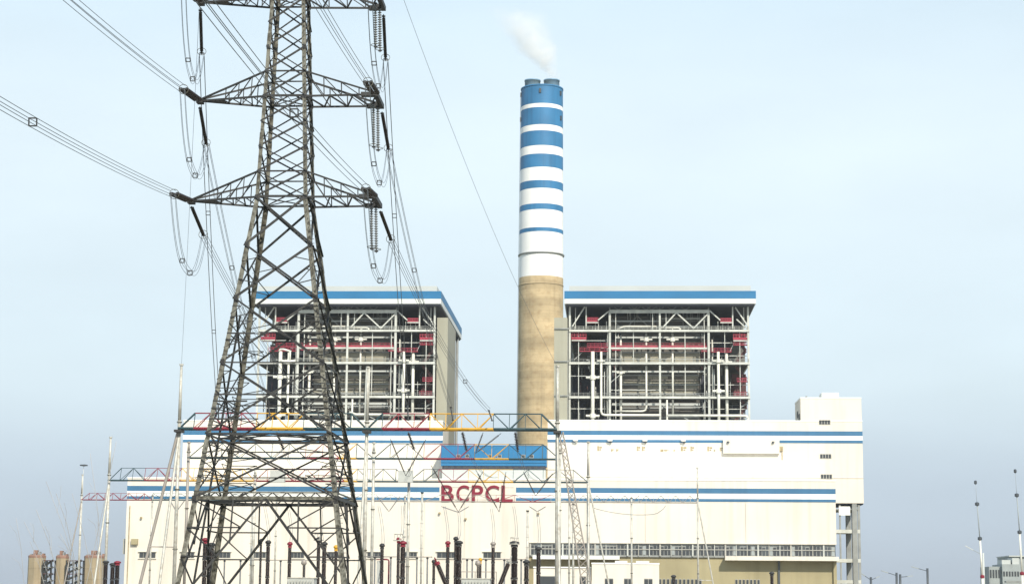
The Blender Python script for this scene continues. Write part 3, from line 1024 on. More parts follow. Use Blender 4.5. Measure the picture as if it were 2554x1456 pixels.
# sign with letters BCPCL on a white panel
sign = thing('sign', 'red BCPCL letters fixed to the turbine hall wall between the blue stripes', 'sign', ((SX0 + SX1) / 2, YT, tz(1254)))
lx = [(1101, 1132), (1139, 1170), (1177, 1205), (1211, 1245), (1251, 1279)]
zs0, zs1 = tz(1250.5), tz(1209.5)
for ch, (a, b) in zip('BCPCL', lx):
    cu = bpy.data.curves.new('letter', 'FONT')
    cu.body = ch
    cu.extrude = 0.12
    cu.offset = 0.015
    to = bpy.data.objects.new('tmp', cu)
    col.objects.link(to)
    bpy.context.view_layer.update()
    me = bpy.data.meshes.new_from_object(to.evaluated_get(bpy.context.evaluated_depsgraph_get()))
    bpy.data.objects.remove(to)
    xs_ = [v.co.x for v in me.vertices]
    ys_ = [v.co.y for v in me.vertices]
    xa, xb = tx(a), tx(b)
    for v in me.vertices:
        u = (v.co.x - min(xs_)) / (max(xs_) - min(xs_)) if True else 0
        w_ = (v.co.y - min(ys_)) / (max(ys_) - min(ys_))
        v.co = Vector((xa + u * (xb - xa), YT - .22 - v.co.z, zs0 + w_ * (zs1 - zs0))) - ORIG[sign.name]
    me.materials.clear()
    me.materials.append(M['signred'])
    lo = bpy.data.objects.new('letter_' + ch.lower(), me)
    lo.parent = sign
    col.objects.link(lo)
for z in (zs0 + .6, zs1 - .6):
    bar('letter_rail', (tx(1099), YT - .05, z), (tx(1281), YT - .05, z), .08, M['frame'], sign)

# ================================================================== blue control building in the gap
YBl = 592.0
gx = lambda v: P(v, 1140, YBl).x
gz = lambda v: P(1230, v, YBl).z
blue = thing('control_building', 'blue box shaped building filling the gap between the two cream blocks', 'building', (gx(1231), YBl, 0))
boxobj('base_wall', gx(1103), gx(1360), YBl + .3, YBl + 7, 0, gz(1169), M['lightgrey'], blue)
boxobj('upper_wall', gx(1100), gx(1363), YBl, YBl + 7.5, gz(1161), gz(1112), M['roofblue'], blue)
boxobj('window_band', gx(1104), gx(1360), YBl + .2, YBl + 7, gz(1169), gz(1161), M['dark'], blue)
bar('cornice', (gx(1100), YBl - .1, gz(1151)), (gx(1363), YBl - .1, gz(1151)), .3, M['roofblue'], blue, h=.5)
boxobj('parapet', gx(1100), gx(1363), YBl - .1, YBl + 7.6, gz(1112), gz(1110), M['blue'], blue)
for i in range(16):
    a = gx(1107 + i * 16)
    boxobj('pane', a, a + 1.25, YBl + .1, YBl + .2, gz(1168), gz(1162), M['glass'], blue)
for v in (1143, 1165, 1222, 1246, 1305, 1326):
    w = boxobj('window', gx(v - 5), gx(v + 5), YBl - .08, YBl + .1, gz(1141), gz(1133), M['frame'], blue)
    boxobj('pane', gx(v - 4), gx(v + 4), YBl - .12, YBl - .07, gz(1140), gz(1134), M['glass'], w)
for i in range(11):
    a = gx(1112 + i * 24)
    boxobj('panel_joint', a - .06, a + .06, YBl - .05, YBl, gz(1149), gz(1112), M['blue'], blue)

# ================================================================== small white annexe
YA = 530.0
ax_ = lambda v: P(v, 1430, YA).x
az_ = lambda v: P(1560, v, YA).z
an = thing('annexe', 'small flat roofed cream annexe below the khaki wall of turbine hall', 'building', (ax_(1560), YA, 0))
boxobj('wall', ax_(1476), ax_(1644), YA, YA + 14, 0, az_(1406), M['cream'], an)
boxobj('parapet', ax_(1475), ax_(1645), YA - .15, YA + 14.1, az_(1406), az_(1402.5), M['white'], an)
for a, b in ((1534, 1565), (1587, 1620)):
    boxobj('roof_upstand', ax_(a), ax_(b), YA + 3, YA + 8, az_(1402.5), az_(1397), M['cream'], an)
for a, b in ((1447, 1460), (1508, 1530), (1556, 1577), (1606, 1628)):
    if a < 1476:
        continue
    w = boxobj('window', ax_(a), ax_(b), YA - .05, YA + .2, 0.9, az_(1441), M['frame'], an)
    for i in range(2):
        p0 = ax_(a) + .12 + i * (ax_(b) - ax_(a) - .1) / 2
        boxobj('pane', p0, p0 + (ax_(b) - ax_(a) - .4) / 2, YA - .09, YA - .04, 1.1, az_(1443), M['glass'], w)
an2 = thing('annexe', 'low cream lean-to with one dark window under white canopy', 'building', (ax_(1400), YA + 2, 0))
boxobj('wall', ax_(1330), ax_(1474), YA + 2, YA + 14, 0, az_(1416), M['cream'], an2)
boxobj('roof_edge', ax_(1329), ax_(1474.5), YA + 1.7, YA + 14.1, az_(1416), az_(1413), M['white'], an2)
for a, b in ((1345, 1385), (1445, 1462)):
    w = boxobj('window', ax_(a), ax_(b), YA + 1.95, YA + 2.2, 0.9, az_(1436), M['frame'], an2)
    boxobj('pane', ax_(a) + .15, ax_(b) - .15, YA + 1.88, YA + 1.96, 1.05, az_(1437.5), M['glass'], w)

# ================================================================== lattice pylon
YP = 170.0
TX = 0.5 * (P(641, 495, YP - 2.34).x + P(775, 495, YP - 2.34).x) - .25
zW = P(708, 491, YP - 2.34).z           # waist = lowest crossarm
SP = P(730, 239, YP - 2.1).z - zW       # crossarm spacing
PH = SP / 4
HWW, HWT = 2.34, 1.58
zRing = P(656, 1245, YP - 6.25).z
HWR = 6.25
Z_UP = zW + 2 * SP                      # topmost phase arm
Z_PK = zW + 3 * SP - 1.0


def hw(z):
    if z <= zW:
        return HWW + (HWR - HWW) * (zW - z) / (zW - zRing)
    return HWW + (HWT - HWW) * (z - zW) / (2 * SP)


def corner(sx, sy, z):
    h = hw(z)
    return Vector((TX + sx * h, YP + sy * h, z))


pyl = thing('transmission_pylon', 'tall galvanised lattice transmission pylon with three pairs of crossarms', 'pylon', (TX, YP, 0))
CS = [(-1, -1), (1, -1), (1, 1), (-1, 1)]
for sx, sy in CS:
    for z0, z1, w in ((0, zRing, .44), (zRing, zW, .40), (zW, Z_PK, .33)):
        zz = [z0]
        a, b = corner(sx, sy, z0), corner(sx, sy, z1)
        angle_at('leg', a, b, w, M['galv'], pyl, (-sx, 0, 0), (0, -sy, 0))
    c = corner(sx, sy, 0)
    MB().box(c.x - .8, c.x + .8, c.y - .8, c.y + .8, 0, .6).build('footing', M['concrete'], pyl)
# splice plates on the legs
for sx, sy in CS:
    for z in (zW - 6, zW - 16, zRing + 4, zW + SP * .5, zW + SP * 1.5):
        p = corner(sx, sy, z)
        q = corner(sx, sy, z + 1.3)
        for d, e_ in (((-sx, 0, 0), (0, -sy, 0)),):
            angle_at('splice_plate', p + Vector((sx * .03, sy * .03, 0)), q + Vector((sx * .03, sy * .03, 0)), .37, M['galv'], pyl, d, e_)


def face_pts(k, z):
    a = CS[k]
    b = CS[(k + 1) % 4]
    return corner(*a, z), corner(*b, z)


def brace(a, b, w, m=None, name='brace', parent=None):
    return bar(name, a, b, w, m or M['galvdark'], parent or pyl, 'angle')


# upper body: X panels
z = zW
while z < Z_PK - 1:
    z2 = z + PH
    for k in range(4):
        a, b = face_pts(k, z)
        c, d = face_pts(k, z2)
        brace(a, d, .15, name='diagonal_brace')
        brace(b, c, .105, name='diagonal_brace')
    z = z2
for i in range(3):
    for dz in (0, PH):
        for k in range(4):
            a, b = face_pts(k, zW + i * SP + dz)
            brace(a, b, .18 if dz == 0 else .13, name='horizontal_brace')
    # plan bracing at the arm level
    p = [corner(*c, zW + i * SP) for c in CS]
    brace(p[0], p[2], .09, name='plan_brace')
    brace(p[1], p[3], .09, name='plan_brace')
# lower body: big X panels with redundants
zl = [zW] + [P(700, v, YP - hh).z for v, hh in ((612, 2.95), (745, 3.6), (905, 4.45), (1082, 5.4))] + [zRing]
red = 0
for i in range(len(zl) - 1):
    zt_, zb_ = zl[i], zl[i + 1]
    for k in range(4):
        a, b = face_pts(k, zb_)
        c, d = face_pts(k, zt_)
        w = .20 if i < 2 else .17
        brace(a, d, w, name='diagonal_brace')
        brace(b, c, w * .85, name='diagonal_brace')
        # crossing point
        wa, wb = (b - a).length, (d - c).length
        t = wa / (wa + wb)
        x = a + (d - a) * t
        if i >= 1:
            for (foot, top, l0, l1) in ((a, d, a, c), (b, c, b, d)):
                for s, u in ((.5, .36), (.5, .62)):
                    pm = foot + (x - foot) * s
                    pl = l0 + (l1 - l0) * u * (t / .55)
                    brace(pm, pl, .085, name='redundant_brace')
                pm = x + (top - x) * .5
                o_ = d if (top - d).length < .01 else c
                o2 = b if o_ is d else a
                pl = o_ + (o2 - o_) * .30
                brace(pm, pl, .08, name='redundant_brace')
        if i == 3:
            m1 = a + (c - a) * t
            m2 = b + (d - b) * t
            brace(m1, x, .12, name='redundant_brace')
            brace(x, m2, .12, name='redundant_brace')
for i in (2, 3, 4):
    zt_, zb_ = zl[i], zl[i + 1]
    for k in range(4):
        a, b = face_pts(k, zb_)
        c, d = face_pts(k, zt_)
        for l0, l1, o0, o1 in ((a, c, b, d), (b, d, a, c)):
            for u, v in ((.12, .10), (.36, .22), (.64, .24), (.88, .10)):
                p0_ = l0.lerp(l1, u)
                q0_ = o0.lerp(o1, u)
                tgt = p0_.lerp(q0_, v)
                brace(p0_, tgt, .075, name='redundant_brace')
                brace(l0.lerp(l1, max(0, u - .12)), tgt, .065, name='redundant_brace')
# horizontals in the lower third
for v in (zl[3], zl[4], zl[4] - .8, zl[4] * .45 + zl[5] * .55):
    for k in range(4):
        a, b = face_pts(k, v)
        brace(a, b, .11, name='horizontal_brace')
for v in (zl[2] * .45 + zl[3] * .55, zl[3] * .45 + zl[4] * .55, zl[3] * .2 + zl[4] * .8):
    for k in (1, 3, 0):
        a, b = face_pts(k, v)
        brace(a, b if k != 0 else a.lerp(b, .3), .13, name='horizontal_brace')
        if k == 0:
            brace(b, b.lerp(a, .3), .13, name='horizontal_brace')
# cable pipe and ladder up the middle of the left face
lm0, lm1 = face_pts(3, 0.3), face_pts(3, zl[2] - 1)
bar('cable_pipe', (lm0[0] + lm0[1]) / 2, (lm1[0] + lm1[1]) / 2, .2, M['galvdark'], pyl, 'tube')
p = [corner(*c, zl[4]) for c in CS]
mid = [(p[i] + p[(i + 1) % 4]) / 2 for i in range(4)]
for i in range(4):
    brace(mid[i], mid[(i + 1) % 4], .12, name='plan_brace')
for i in range(4):
    brace(p[i], mid[(i + 1) % 4], .10, name='plan_brace')
    brace(p[i], mid[(i + 2) % 4], .10, name='plan_brace')
# heavy ring: front beam in lighter steel, the rest in painted shade tone
rp = [corner(*c, zRing) for c in CS]
for i in range(4):
    brace(rp[i], rp[(i + 1) % 4], .28, M['galvdark'] if i != 0 else M['galv'], name='ring_beam')
    for dz in (.55,):
        a, b = corner(*CS[i], zRing + dz), corner(*CS[(i + 1) % 4], zRing + dz)
        brace(a, b, .12, M['galv'], name='ring_beam')
        for j in range(10):
            q0 = rp[i] + (rp[(i + 1) % 4] - rp[i]) * (j / 10)
            q1 = a + (b - a) * ((j + .5) / 10)
            q2 = rp[i] + (rp[(i + 1) % 4] - rp[i]) * ((j + 1) / 10)
            if i in (0, 2):
                brace(q0, q1, .10, name='ring_lacing')
                brace(q1, q2, .10, name='ring_lacing')
mr_ = [(rp[i] + rp[(i + 1) % 4]) / 2 for i in range(4)]
for i in range(4):
    brace(mr_[i], mr_[(i + 1) % 4], .17, name='plan_brace')
brace(rp[0], mr_[1], .08, name='plan_brace'); brace(rp[1], mr_[3], .08, name='plan_brace')
# feet: K bracing down from the ring
for k in range(4):
    a, b = face_pts(k, 0.4)
    c, d = face_pts(k, zRing)
    mm = (c + d) / 2
    for foot, top in ((a, c), (b, d)):
        brace(foot, mm, .19, name='diagonal_brace')
        for s in (.25, .5, .75):
            pm = foot + (mm - foot) * s
            pl = foot + (top - foot) * s
            brace(pm, pl, .12, name='redundant_brace')
            pl2 = foot + (top - foot) * min(1, s + .25)
            brace(pm, pl2, .11, name='redundant_brace')
        q = foot + (mm - foot) * .62
        brace(q, top + (mm - top) * .55, .14, name='redundant_brace')
# gusset plates at the main joints
for i, z in enumerate([zl[1], zl[2], zl[3], zRing] + [zW + j * PH for j in range(0, 12, 2)]):
    for sx, sy in CS:
        p = corner(sx, sy, z)
        s = .33 if i < 4 else .2
        MB().box(p.x - s if sx > 0 else p.x - .04, p.x + .04 if sx > 0 else p.x + s, p.y + sy * .04 - .02, p.y + sy * .04 + .02, z - s, z + s).build('gusset_plate', M['galvdark'], pyl)
# step bolts up one leg
sb = MB()
for sx, sy in ((1, -1), (-1, 1)):
    z = 3.0
    while z < Z_PK:
        p = corner(sx, sy, z)
        sb.bar(p + Vector((-sx * .12, sy * .02, 0)), p + Vector((-sx * .12, sy * .2, 0)), .04)
        sb.bar(p + Vector((sx * .02, -sy * .12, .2)), p + Vector((sx * .2, -sy * .12, .2)), .04)
        z += .42
sb = sb.build('step_bolts', M['galvdark'], pyl)
sb['kind'] = 'stuff'


# crossarms
def lace(par, A, B, C, D, n, w):
    """zig-zag between chord A-B and chord C-D"""
    for i in range(n):
        t0, t1 = i / n, (i + .5) / n
        t2 = (i + 1) / n
        brace(A + (B - A) * t0, C + (D - C) * t1, w, name='lacing_bar', parent=par)
        brace(C + (D - C) * t1, A + (B - A) * t2, w, name='lacing_bar', parent=par)


ARM = {}
LT = {0: P(476, 498, YP).x, 1: P(498, 248, YP).x, 2: P(500, -2, YP).x}
for lv in range(4):
    z = zW + lv * SP
    if lv == 3:
        z = Z_PK - 2.4
    # left arm, pointed
    fl, bl = corner(-1, -1, z), corner(-1, 1, z)
    fu, bu = corner(-1, -1, z + PH), corner(-1, 1, z + PH)
    tip = Vector((LT.get(lv, LT[2]), YP, z + .12))
    ch = MB()
    for a in (fl, bl):
        ch.bar(a, tip, .16)
    for a in (fu, bu):
        ch.bar(a, tip + Vector((0, 0, .1)), .15)
    d_ = (fl + bl) / 2 - tip
    ch.box(tip.x - .25, tip.x + .35, YP - .45, YP + .45, z - .12, z + .3)
    arm = ch.build('crossarm', M['galvdark'], pyl)
    lace(arm, fl, tip, bl, tip, 6, .11)
    for a, b in ((fl, fu), (bl, bu)):
        for i in (1, 2, 3):
            t = i / 5
            brace(a + (tip - a) * t, b + (tip - b) * t, .09, name='lacing_bar', parent=arm)
            brace(a + (tip - a) * t, b + (tip - b) * (t - .2), .08, name='lacing_bar', parent=arm)
    g1 = fl.lerp(tip, .62); g2 = bl.lerp(tip, .62); g3 = fl.lerp(tip, .82); g4 = bl.lerp(tip, .82)
    pl_ = MB()
    pl_.v = [tuple(q + Vector((0, 0, dz))) for dz in (-.06, .06) for q in (g1, g2, g4, g3)]
    pl_.f = [(0, 1, 2, 3), (7, 6, 5, 4), (0, 4, 5, 1), (1, 5, 6, 2), (2, 6, 7, 3), (3, 7, 4, 0)]
    if lv < 3:
        pl_.build('tip_plate', M['galvdark'], arm)
    # right arm, square ended
    fr, br = corner(1, -1, z), corner(1, 1, z)
    fru, bru = corner(1, -1, z + PH), corner(1, 1, z + PH)
    RX = P(938, 239, YP - 2.2).x
    ef = Vector((RX, YP - 2.2, z + .05))
    eb = Vector((RX, YP + 2.0, z + .05))
    ch = MB()
    ch.bar(fr, ef, .16); ch.bar(br, eb, .16)
    ch.bar(fru, ef + Vector((0, 0, .15)), .14); ch.bar(bru, eb + Vector((0, 0, .15)), .17)
    ch.bar(ef + Vector((0, -.25, 0)), eb + Vector((0, .25, 0)), .42, .42)
    arm = ch.build('crossarm', M['galvdark'], pyl)
    lace(arm, fr, ef, br, eb, 3, .12)
    for a, b, c, d in ((fr, fru, ef, ef), (br, bru, eb, eb)):
        for i in (1, 2, 3):
            t = i / 4
            brace(a + (c - a) * t, b + (d - b) * t, .10, name='lacing_bar', parent=arm)
            brace(a + (c - a) * t, b + (d - b) * (t - .25), .09, name='lacing_bar', parent=arm)
    if lv < 3:
        for yy in (YP - 2.15, YP + 1.95):
            MB().box(RX - 1.35, RX - .02, yy - .35, yy + .35, z - .12, z + .22).build('end_plate', M['galvdark'], arm)
    ARM[lv] = (tip, ef, eb)
# peak closing
pk = Vector((TX, YP, Z_PK + 2.5))
for c in CS:
    brace(corner(*c, Z_PK), pk, .12, name='peak_member')

# ------------------------------------------------------------------ insulators
INS = {}


def ins_mesh(L, r, m, pitch=.17, core=.36):
    k = (round(L, 2), r, m.name, pitch, core)
    if k not in INS:
        prof = [(.05, 0)]
        n = max(3, int(L / pitch))
        for i in range(n):
            z0 = L * (i + .1) / n
            dz = L / n
            prof += [(r * core, z0), (r, z0 + dz * .30), (r * .92, z0 + dz * .46), (r * core, z0 + dz * .62)]
        prof += [(.05, L)]
        INS[k] = MB().lathe(prof, n=10).mesh('insulator', m, True)
    return INS[k]


def string(p0, p1, label, r=.17, m=None, double=.0, group='pylon insulator strings', rot=None, rings=True):
    p0, p1 = Vector(p0), Vector(p1)
    m = m or M['porcelain']
    root = thing('insulator_string', label, 'insulator', p0, group)
    d = p1 - p0
    x, y, z = axes(d)
    L = d.length
    offs = (0,) if not double else (-double / 2, double / 2)
    me = ins_mesh(L * .86, r, m, .22)
    for q in offs:
        o = bpy.data.objects.new('insulator', me)
        mt = Matrix((x, y, z)).transposed().to_4x4()
        mt.translation = x * q + z * (L * .07)
        o.matrix_basis = mt
        o.parent = root
        col.objects.link(o)
    f = MB()
    for t in (.035, .965):
        c = p0 + d * t
        wdt = max(abs(double), .1) / 2 + .12
        f.bar(c - x * wdt, c + x * wdt, .12, .14)
    f.bar(p0, p0 + d * .08, .09)
    f.bar(p1 - d * .08, p1, .09)
    f.build('fitting', M['galvdark'], root)
    if rings:
        rg = MB()
        c = p0 + d * .93
        pts = [c + x * (.42 * math.cos(a)) + y * (.42 * math.sin(a)) for a in [2 * math.pi * i / 14 for i in range(15)]]
        rg.path(pts, .03, 5)
        rg.build('grading_ring', M['galv'], root)
    return root


def bundle(pts, label, sep_=.45, r=.024, spacers=(), group='overhead conductors', name='conductor_bundle', n4=4, cat='power line'):
    pts = [Vector(p) for p in pts]
    root = thing(name, label, cat, pts[0], group)
    k = len(pts)
    frames = []
    for i in range(k):
        d = pts[min(i + 1, k - 1)] - pts[max(i - 1, 0)]
        zdir = d.normalized()
        xh = Vector((zdir.y, -zdir.x, 0))
        if xh.length < .2:
            xh = Vector((1, 0, 0))
        xh.normalize()
        yh = xh.cross(zdir)
        frames.append((xh, yh))
    offs = {4: [(-.5, -.5), (.5, -.5), (.5, .5), (-.5, .5)], 2: [(-.5, 0), (.5, 0)], 1: [(0, 0)]}[n4]
    for ox, oy in offs:
        MB().path([p + f[0] * (ox * sep_) + f[1] * (oy * sep_) for p, f in zip(pts, frames)], r, 5).build('conductor', M['wire'], root, True)
    for s in spacers:
        i = int(s * (k - 1))
        p, f = pts[i], frames[i]
        b = MB()
        cs = [p + f[0] * (ox * sep_) + f[1] * (oy * sep_) for ox, oy in offs]
        for j in range(len(cs)):
            b.bar(cs[j], cs[(j + 1) % len(cs)], .075)
        b.build('spacer', M['galvdark'], root)
    return root


def sagline(a, b, sag, n=28):
    a, b = Vector(a), Vector(b)
    return [a + (b - a) * (i / n) - Vector((0, 0, sag * 4 * (i / n) * (1 - i / n))) for i in range(n + 1)]


# gantry geometry is needed for the down leads
YG1 = 280.0
zG1 = P(920, 1070, YG1).z
G1X = [P(v, 1071, YG1).x for v in (447, 915, 1390)]
LVN = ['lowest', 'middle', 'topmost']
rphase = [P(1228, 1036, YG1 - .8).x, P(1130, 1045, YG1 - .8).x, P(1018, 1060, YG1 - .8).x]
lphase = [P(800, 1045, YG1 - .8).x, P(675, 1045, YG1 - .8).x, P(545, 1050, YG1 - .8).x]
SL = 8.2
for lv in range(3):
    tip, ef, eb = ARM[lv]
    nm = LVN[lv]
    # incoming spans towards the camera
    for side, p0 in (('left', tip), ('right', ef)):
        dirn = Vector((.03, -1, -.125)).normalized()
        e1 = p0 + dirn * SL
        string(p0 + dirn * .5, e1, f'dark tension insulator on the {nm} {side} crossarm, facing the incoming wires', .2, double=.5)
        pts = []
        for i in range(60):
            s = i / 59 * 240.0
            pts.append(e1 + Vector((.03 * s, -s, -.125 * s + s * s * .00036)))
        bundle(pts, f'four incoming wires strung to the {nm} {side} crossarm of the pylon', .5, spacers=(.19, .5, .8))
    # slack spans down to the gantry
    for side, p0, xg in (('left', tip, lphase[lv]), ('right', eb, rphase[lv])):
        gend = Vector((xg, YG1 - .8, zG1 + 1.2))
        full = gend - p0
        sag = 3.2
        slope0 = (full - Vector((0, 0, 4 * sag))).normalized()
        LL = 7.6
        s0 = p0 + slope0 * .5 + Vector((0, 0, -.3))
        e2 = p0 + slope0 * LL + Vector((0, 0, -.3))
        string(s0, e2, f'dark tension insulator on the {nm} {side} crossarm, facing the gantry', .17)
        e3 = gend - (gend - e2).normalized() * 5.5
        e3.z += 0.6
        bundle(sagline(e2, e3, sag * .55), f'four slack wires from the {nm} {side} crossarm down to the gantry', .45, spacers=(.35, .7), group='slack spans')
        string(gend, e3, f'gantry end insulator of the slack wires from {nm} {side} crossarm', .11, M['greyins'], group='gantry tension insulators', rings=False)
        # jumper loop from the incoming clamp to the outgoing one
        q0 = (tip if side == 'left' else ef) + Vector((.03, -1, -.125)).normalized() * SL
        dip = 5.0 if side == 'left' else 5.6
        pts = []
        for i in range(25):
            t = i / 24
            b_ = q0.lerp(e2, t)
            pts.append(b_ - Vector((0, 0, dip * (1 - abs(2 * t - 1) ** 2.6))))
        bundle(pts, f'hanging jumper loop below the {nm} {side} crossarm', .4, .02, spacers=(.35, .6), group='jumper loops')
    # hanging strings under the square-ended right arms
    for j, (dy, dx) in enumerate(((-.55, -.45), (.75, -.2))):
        p0 = Vector((ef.x + dx, YP + dy, ef.z - .2))
        L = 4.4
        string(p0, p0 + Vector((.12, 0, -L)), f'{"front" if j == 0 else "rear"} ribbed insulator hanging under the {nm} right crossarm', .19, M['greyins'])
        w = MB()
        b_ = p0 + Vector((.12, 0, -L))
# earth wires to the gantry mast peaks
tipL = ARM[3][0]
tipR = ARM[3][1]
for p0, v, xg, nm in ((tipL, 912, 455, 'left'), (tipR, 915, 1390, 'right')):
    gend = P(xg, v, YG1)
    gend.x = G1X[0] if nm == 'left' else G1X[2]
    bundle(sagline(p0, gend, 2.5), f'thin earth wire from the pylon peak to the {"gantry mast beside the pylon" if nm == "left" else "gantry mast in front of the chimney"}', r=.02, n4=1, group='earth wires', name='earth_wire', cat='cable')
for p0, nm in ((tipL, 'pointed'), (tipR, 'square ended')):
    pts = [p0 + Vector((.03 * s, -s, -.10 * s + s * s * .0003)) for s in [i * 10 for i in range(26)]]
    bundle(pts, f'thin earth wire running overhead from the {nm} peak arm', r=.018, n4=1, group='earth wires', name='earth_wire', cat='cable')

# ================================================================== switchyard gantries
PHM = [M['phred'], M['phyel'], M['phblu']]


def post(root, x, y, ztop, zbeam, r, m=None, flanges=True, name='post'):
    m = m or M['tube']
    MB().path([(x, y, 0), (x, y, zbeam + 1.2)], r, 12).build(name, m, root, True)
    if ztop > zbeam + 1.5:
        MB().lathe([(r * .95, 0), (r * .7, ztop - zbeam - 1.2)], (x, y, zbeam + 1.2), 12).build('mast', m, root, True)
        MB().lathe([(r * 1.15, 0), (r * 1.15, .25)], (x, y, ztop), 12).build('mast_cap', m, root)
    if flanges:
        f = MB()
        for z in (zbeam * .33, zbeam * .66, zbeam + .9):
            f.lathe([(r * 1.45, 0), (r * 1.45, .16)], (x, y, z), 12)
        f.build('flange', M['galv'], root)


def beam(root, xa, xb, y, z0, z1, cuts, nseg, chord=.24, lw=.1, wdt=1.8, taper=True):  # noqa
    """triangular lattice beam: two bottom chords, one top chord; cuts = list of (x, material index) colour changes"""
    def pm(x):
        m = PHM[2]
        for cx_, k in cuts:
            if x >= cx_:
                m = PHM[k] if k >= 0 else M['tube2']
        return m
    L = xb - xa
    ds = L / nseg
    for i in range(nseg):
        xc = xa + ds * i
        xd = xc + ds
        m = pm((xc + xd) / 2)
        for sy in (-1, 1):
            bar('bottom_chord', (xc, y + sy * wdt / 2, z0), (xd, y + sy * wdt / 2, z0), chord, m, root, 'tube')
        if taper and i == 0:
            bar('end_chord', (xc, y, z0), (xd, y, z1), chord * .8, m, root, 'tube')
            bar('lacing_bar', (xd, y - wdt / 2, z0), (xd, y, z1), lw, m, root)
            continue
        if taper and i == nseg - 1:
            bar('end_chord', (xc, y, z1), (xd, y, z0), chord * .8, m, root, 'tube')
            bar('lacing_bar', (xc, y - wdt / 2, z0), (xc, y, z1), lw * 1.4, m, root)
            continue
        bar('top_chord', (xc, y, z1), (xd, y, z1), chord * .5, m, root, 'tube')
        xm = (xc + xd) / 2
        for sy in (-1, 1):
            if i % 2:
                bar('lacing_bar', (xc, y + sy * wdt / 2, z0), (xd, y, z1), lw, m, root)
            else:
                bar('lacing_bar', (xc, y, z1), (xd, y + sy * wdt / 2, z0), lw, m, root)
        bar('lacing_bar', (xc, y - wdt / 2, z0), (xc, y, z1), lw * .9, m, root)
        bar('lacing_bar', (xc, y - wdt / 2, z0), (xd, y + wdt / 2, z0), lw * .8, m, root)


def lattice_leg(root, p0, p1, w0, w1, n=22):
    """ladder-like raking leg of four chords"""
    p0, p1 = Vector(p0), Vector(p1)
    cs = [(-.5, -.5), (.5, -.5), (.5, .5), (-.5, .5)]
    at = lambda c, t: p0.lerp(p1, t) + Vector((c[0], c[1], 0)) * (w0 + (w1 - w0) * t)
    for c in cs:
        bar('leg_chord', at(c, 0), at(c, 1), .2, M['tube2'], root, 'tube')
    lac = 0
    for i in range(n):
        t0, t1 = i / n, (i + 1) / n
        for k in range(4):
            a, b = cs[k], cs[(k + 1) % 4]
            if i % 2:
                a, b = b, a
            bar('leg_lacing', at(a, t0), at(b, t1), .11, M['tube2'], root)


# --- first gantry
g1 = thing('gantry', 'front switchyard gantry with tall masts and red, yellow and blue lattice beam', 'gantry', (G1X[1], YG1, 0), 'switchyard gantries')
for x, v in zip(G1X, (912, 918, 915)):
    post(g1, x, YG1, P(900, v, YG1).z, zG1, .27)
zt1 = P(920, 1031, YG1).z
gx1 = lambda v: P(v, 1060, YG1).x
for a, b, cuts in ((G1X[0], G1X[1], ((gx1(400), 2), (gx1(497), 0), (gx1(628), 1), (gx1(748), 2))), (G1X[1], G1X[2], ((gx1(900), 2), (gx1(968), 0), (gx1(1088), 1), (gx1(1212), 2)))):
    beam(g1, a, b, YG1, zG1, zt1, cuts, 12, .36, .11)
# raking legs
bar('raking_leg', (G1X[0] - .2, YG1, zG1 - .6), (G1X[0] - 5.3, YG1 - 2.0, 0), .45, M['tube2'], g1, 'tube')
bar('raking_leg', (G1X[0], YG1 + .1, zG1 - .6), (G1X[0] - 1.2, YG1 - 5.5, 0), .4, M['tube'], g1, 'tube')
bar('tie', (G1X[0] - 3.6, YG1 - 1.5, P(400, 1363, YG1).z), (G1X[0], YG1, P(400, 1363, YG1).z), .16, M['tube2'], g1, 'tube')
bar('raking_leg', (G1X[1], YG1 - .1, zG1 - .6), (G1X[1] - .3, YG1 - 5.5, 0), .36, M['tube'], g1, 'tube')
lattice_leg(g1, (G1X[2] + .55, YG1, zG1 - .3), (G1X[2] + 5.0, YG1 - .5, 0), .55, 1.5, 24)
bar('raking_leg', (G1X[2], YG1 - .1, zG1 - .6), (G1X[2] + .6, YG1 - 5.5, 0), .36, M['tube'], g1, 'tube')
for x in G1X:
    boxobj('cap_plate', x - .55, x + .55, YG1 - 1.1, YG1 + 1.1, zG1 - .55, zG1 - .2, M['galvdark'], g1)
# --- second gantry, a little behind and lower
YG2 = 312.0
zG2, zt2 = P(1150, 1144, YG2).z, P(1150, 1107, YG2).z
gx2 = lambda v: P(v, 1140, YG2).x
g2 = thing('gantry', 'second switchyard gantry, its coloured beam just below the beam of the front gantry', 'gantry', (gx2(930), YG2, 0), 'switchyard gantries')
G2X = [gx2(470), gx2(932), gx2(1396)]
for i, x in enumerate(G2X):
    post(g2, x, YG2, zt2, zG2, .24, M['tube2'] if i == 0 else M['tube'])
for a, b, cuts in ((G2X[0], G2X[1], ((gx2(400), 2), (gx2(560), 2), (gx2(745), 0), (gx2(855), 1), (gx2(885), 2))), (G2X[1], G2X[2], ((gx2(900), 2), (gx2(1062), 0), (gx2(1185), 1), (gx2(1290), 2)))):
    beam(g2, a, b, YG2, zG2, zt2, cuts, 11, .2, .085)
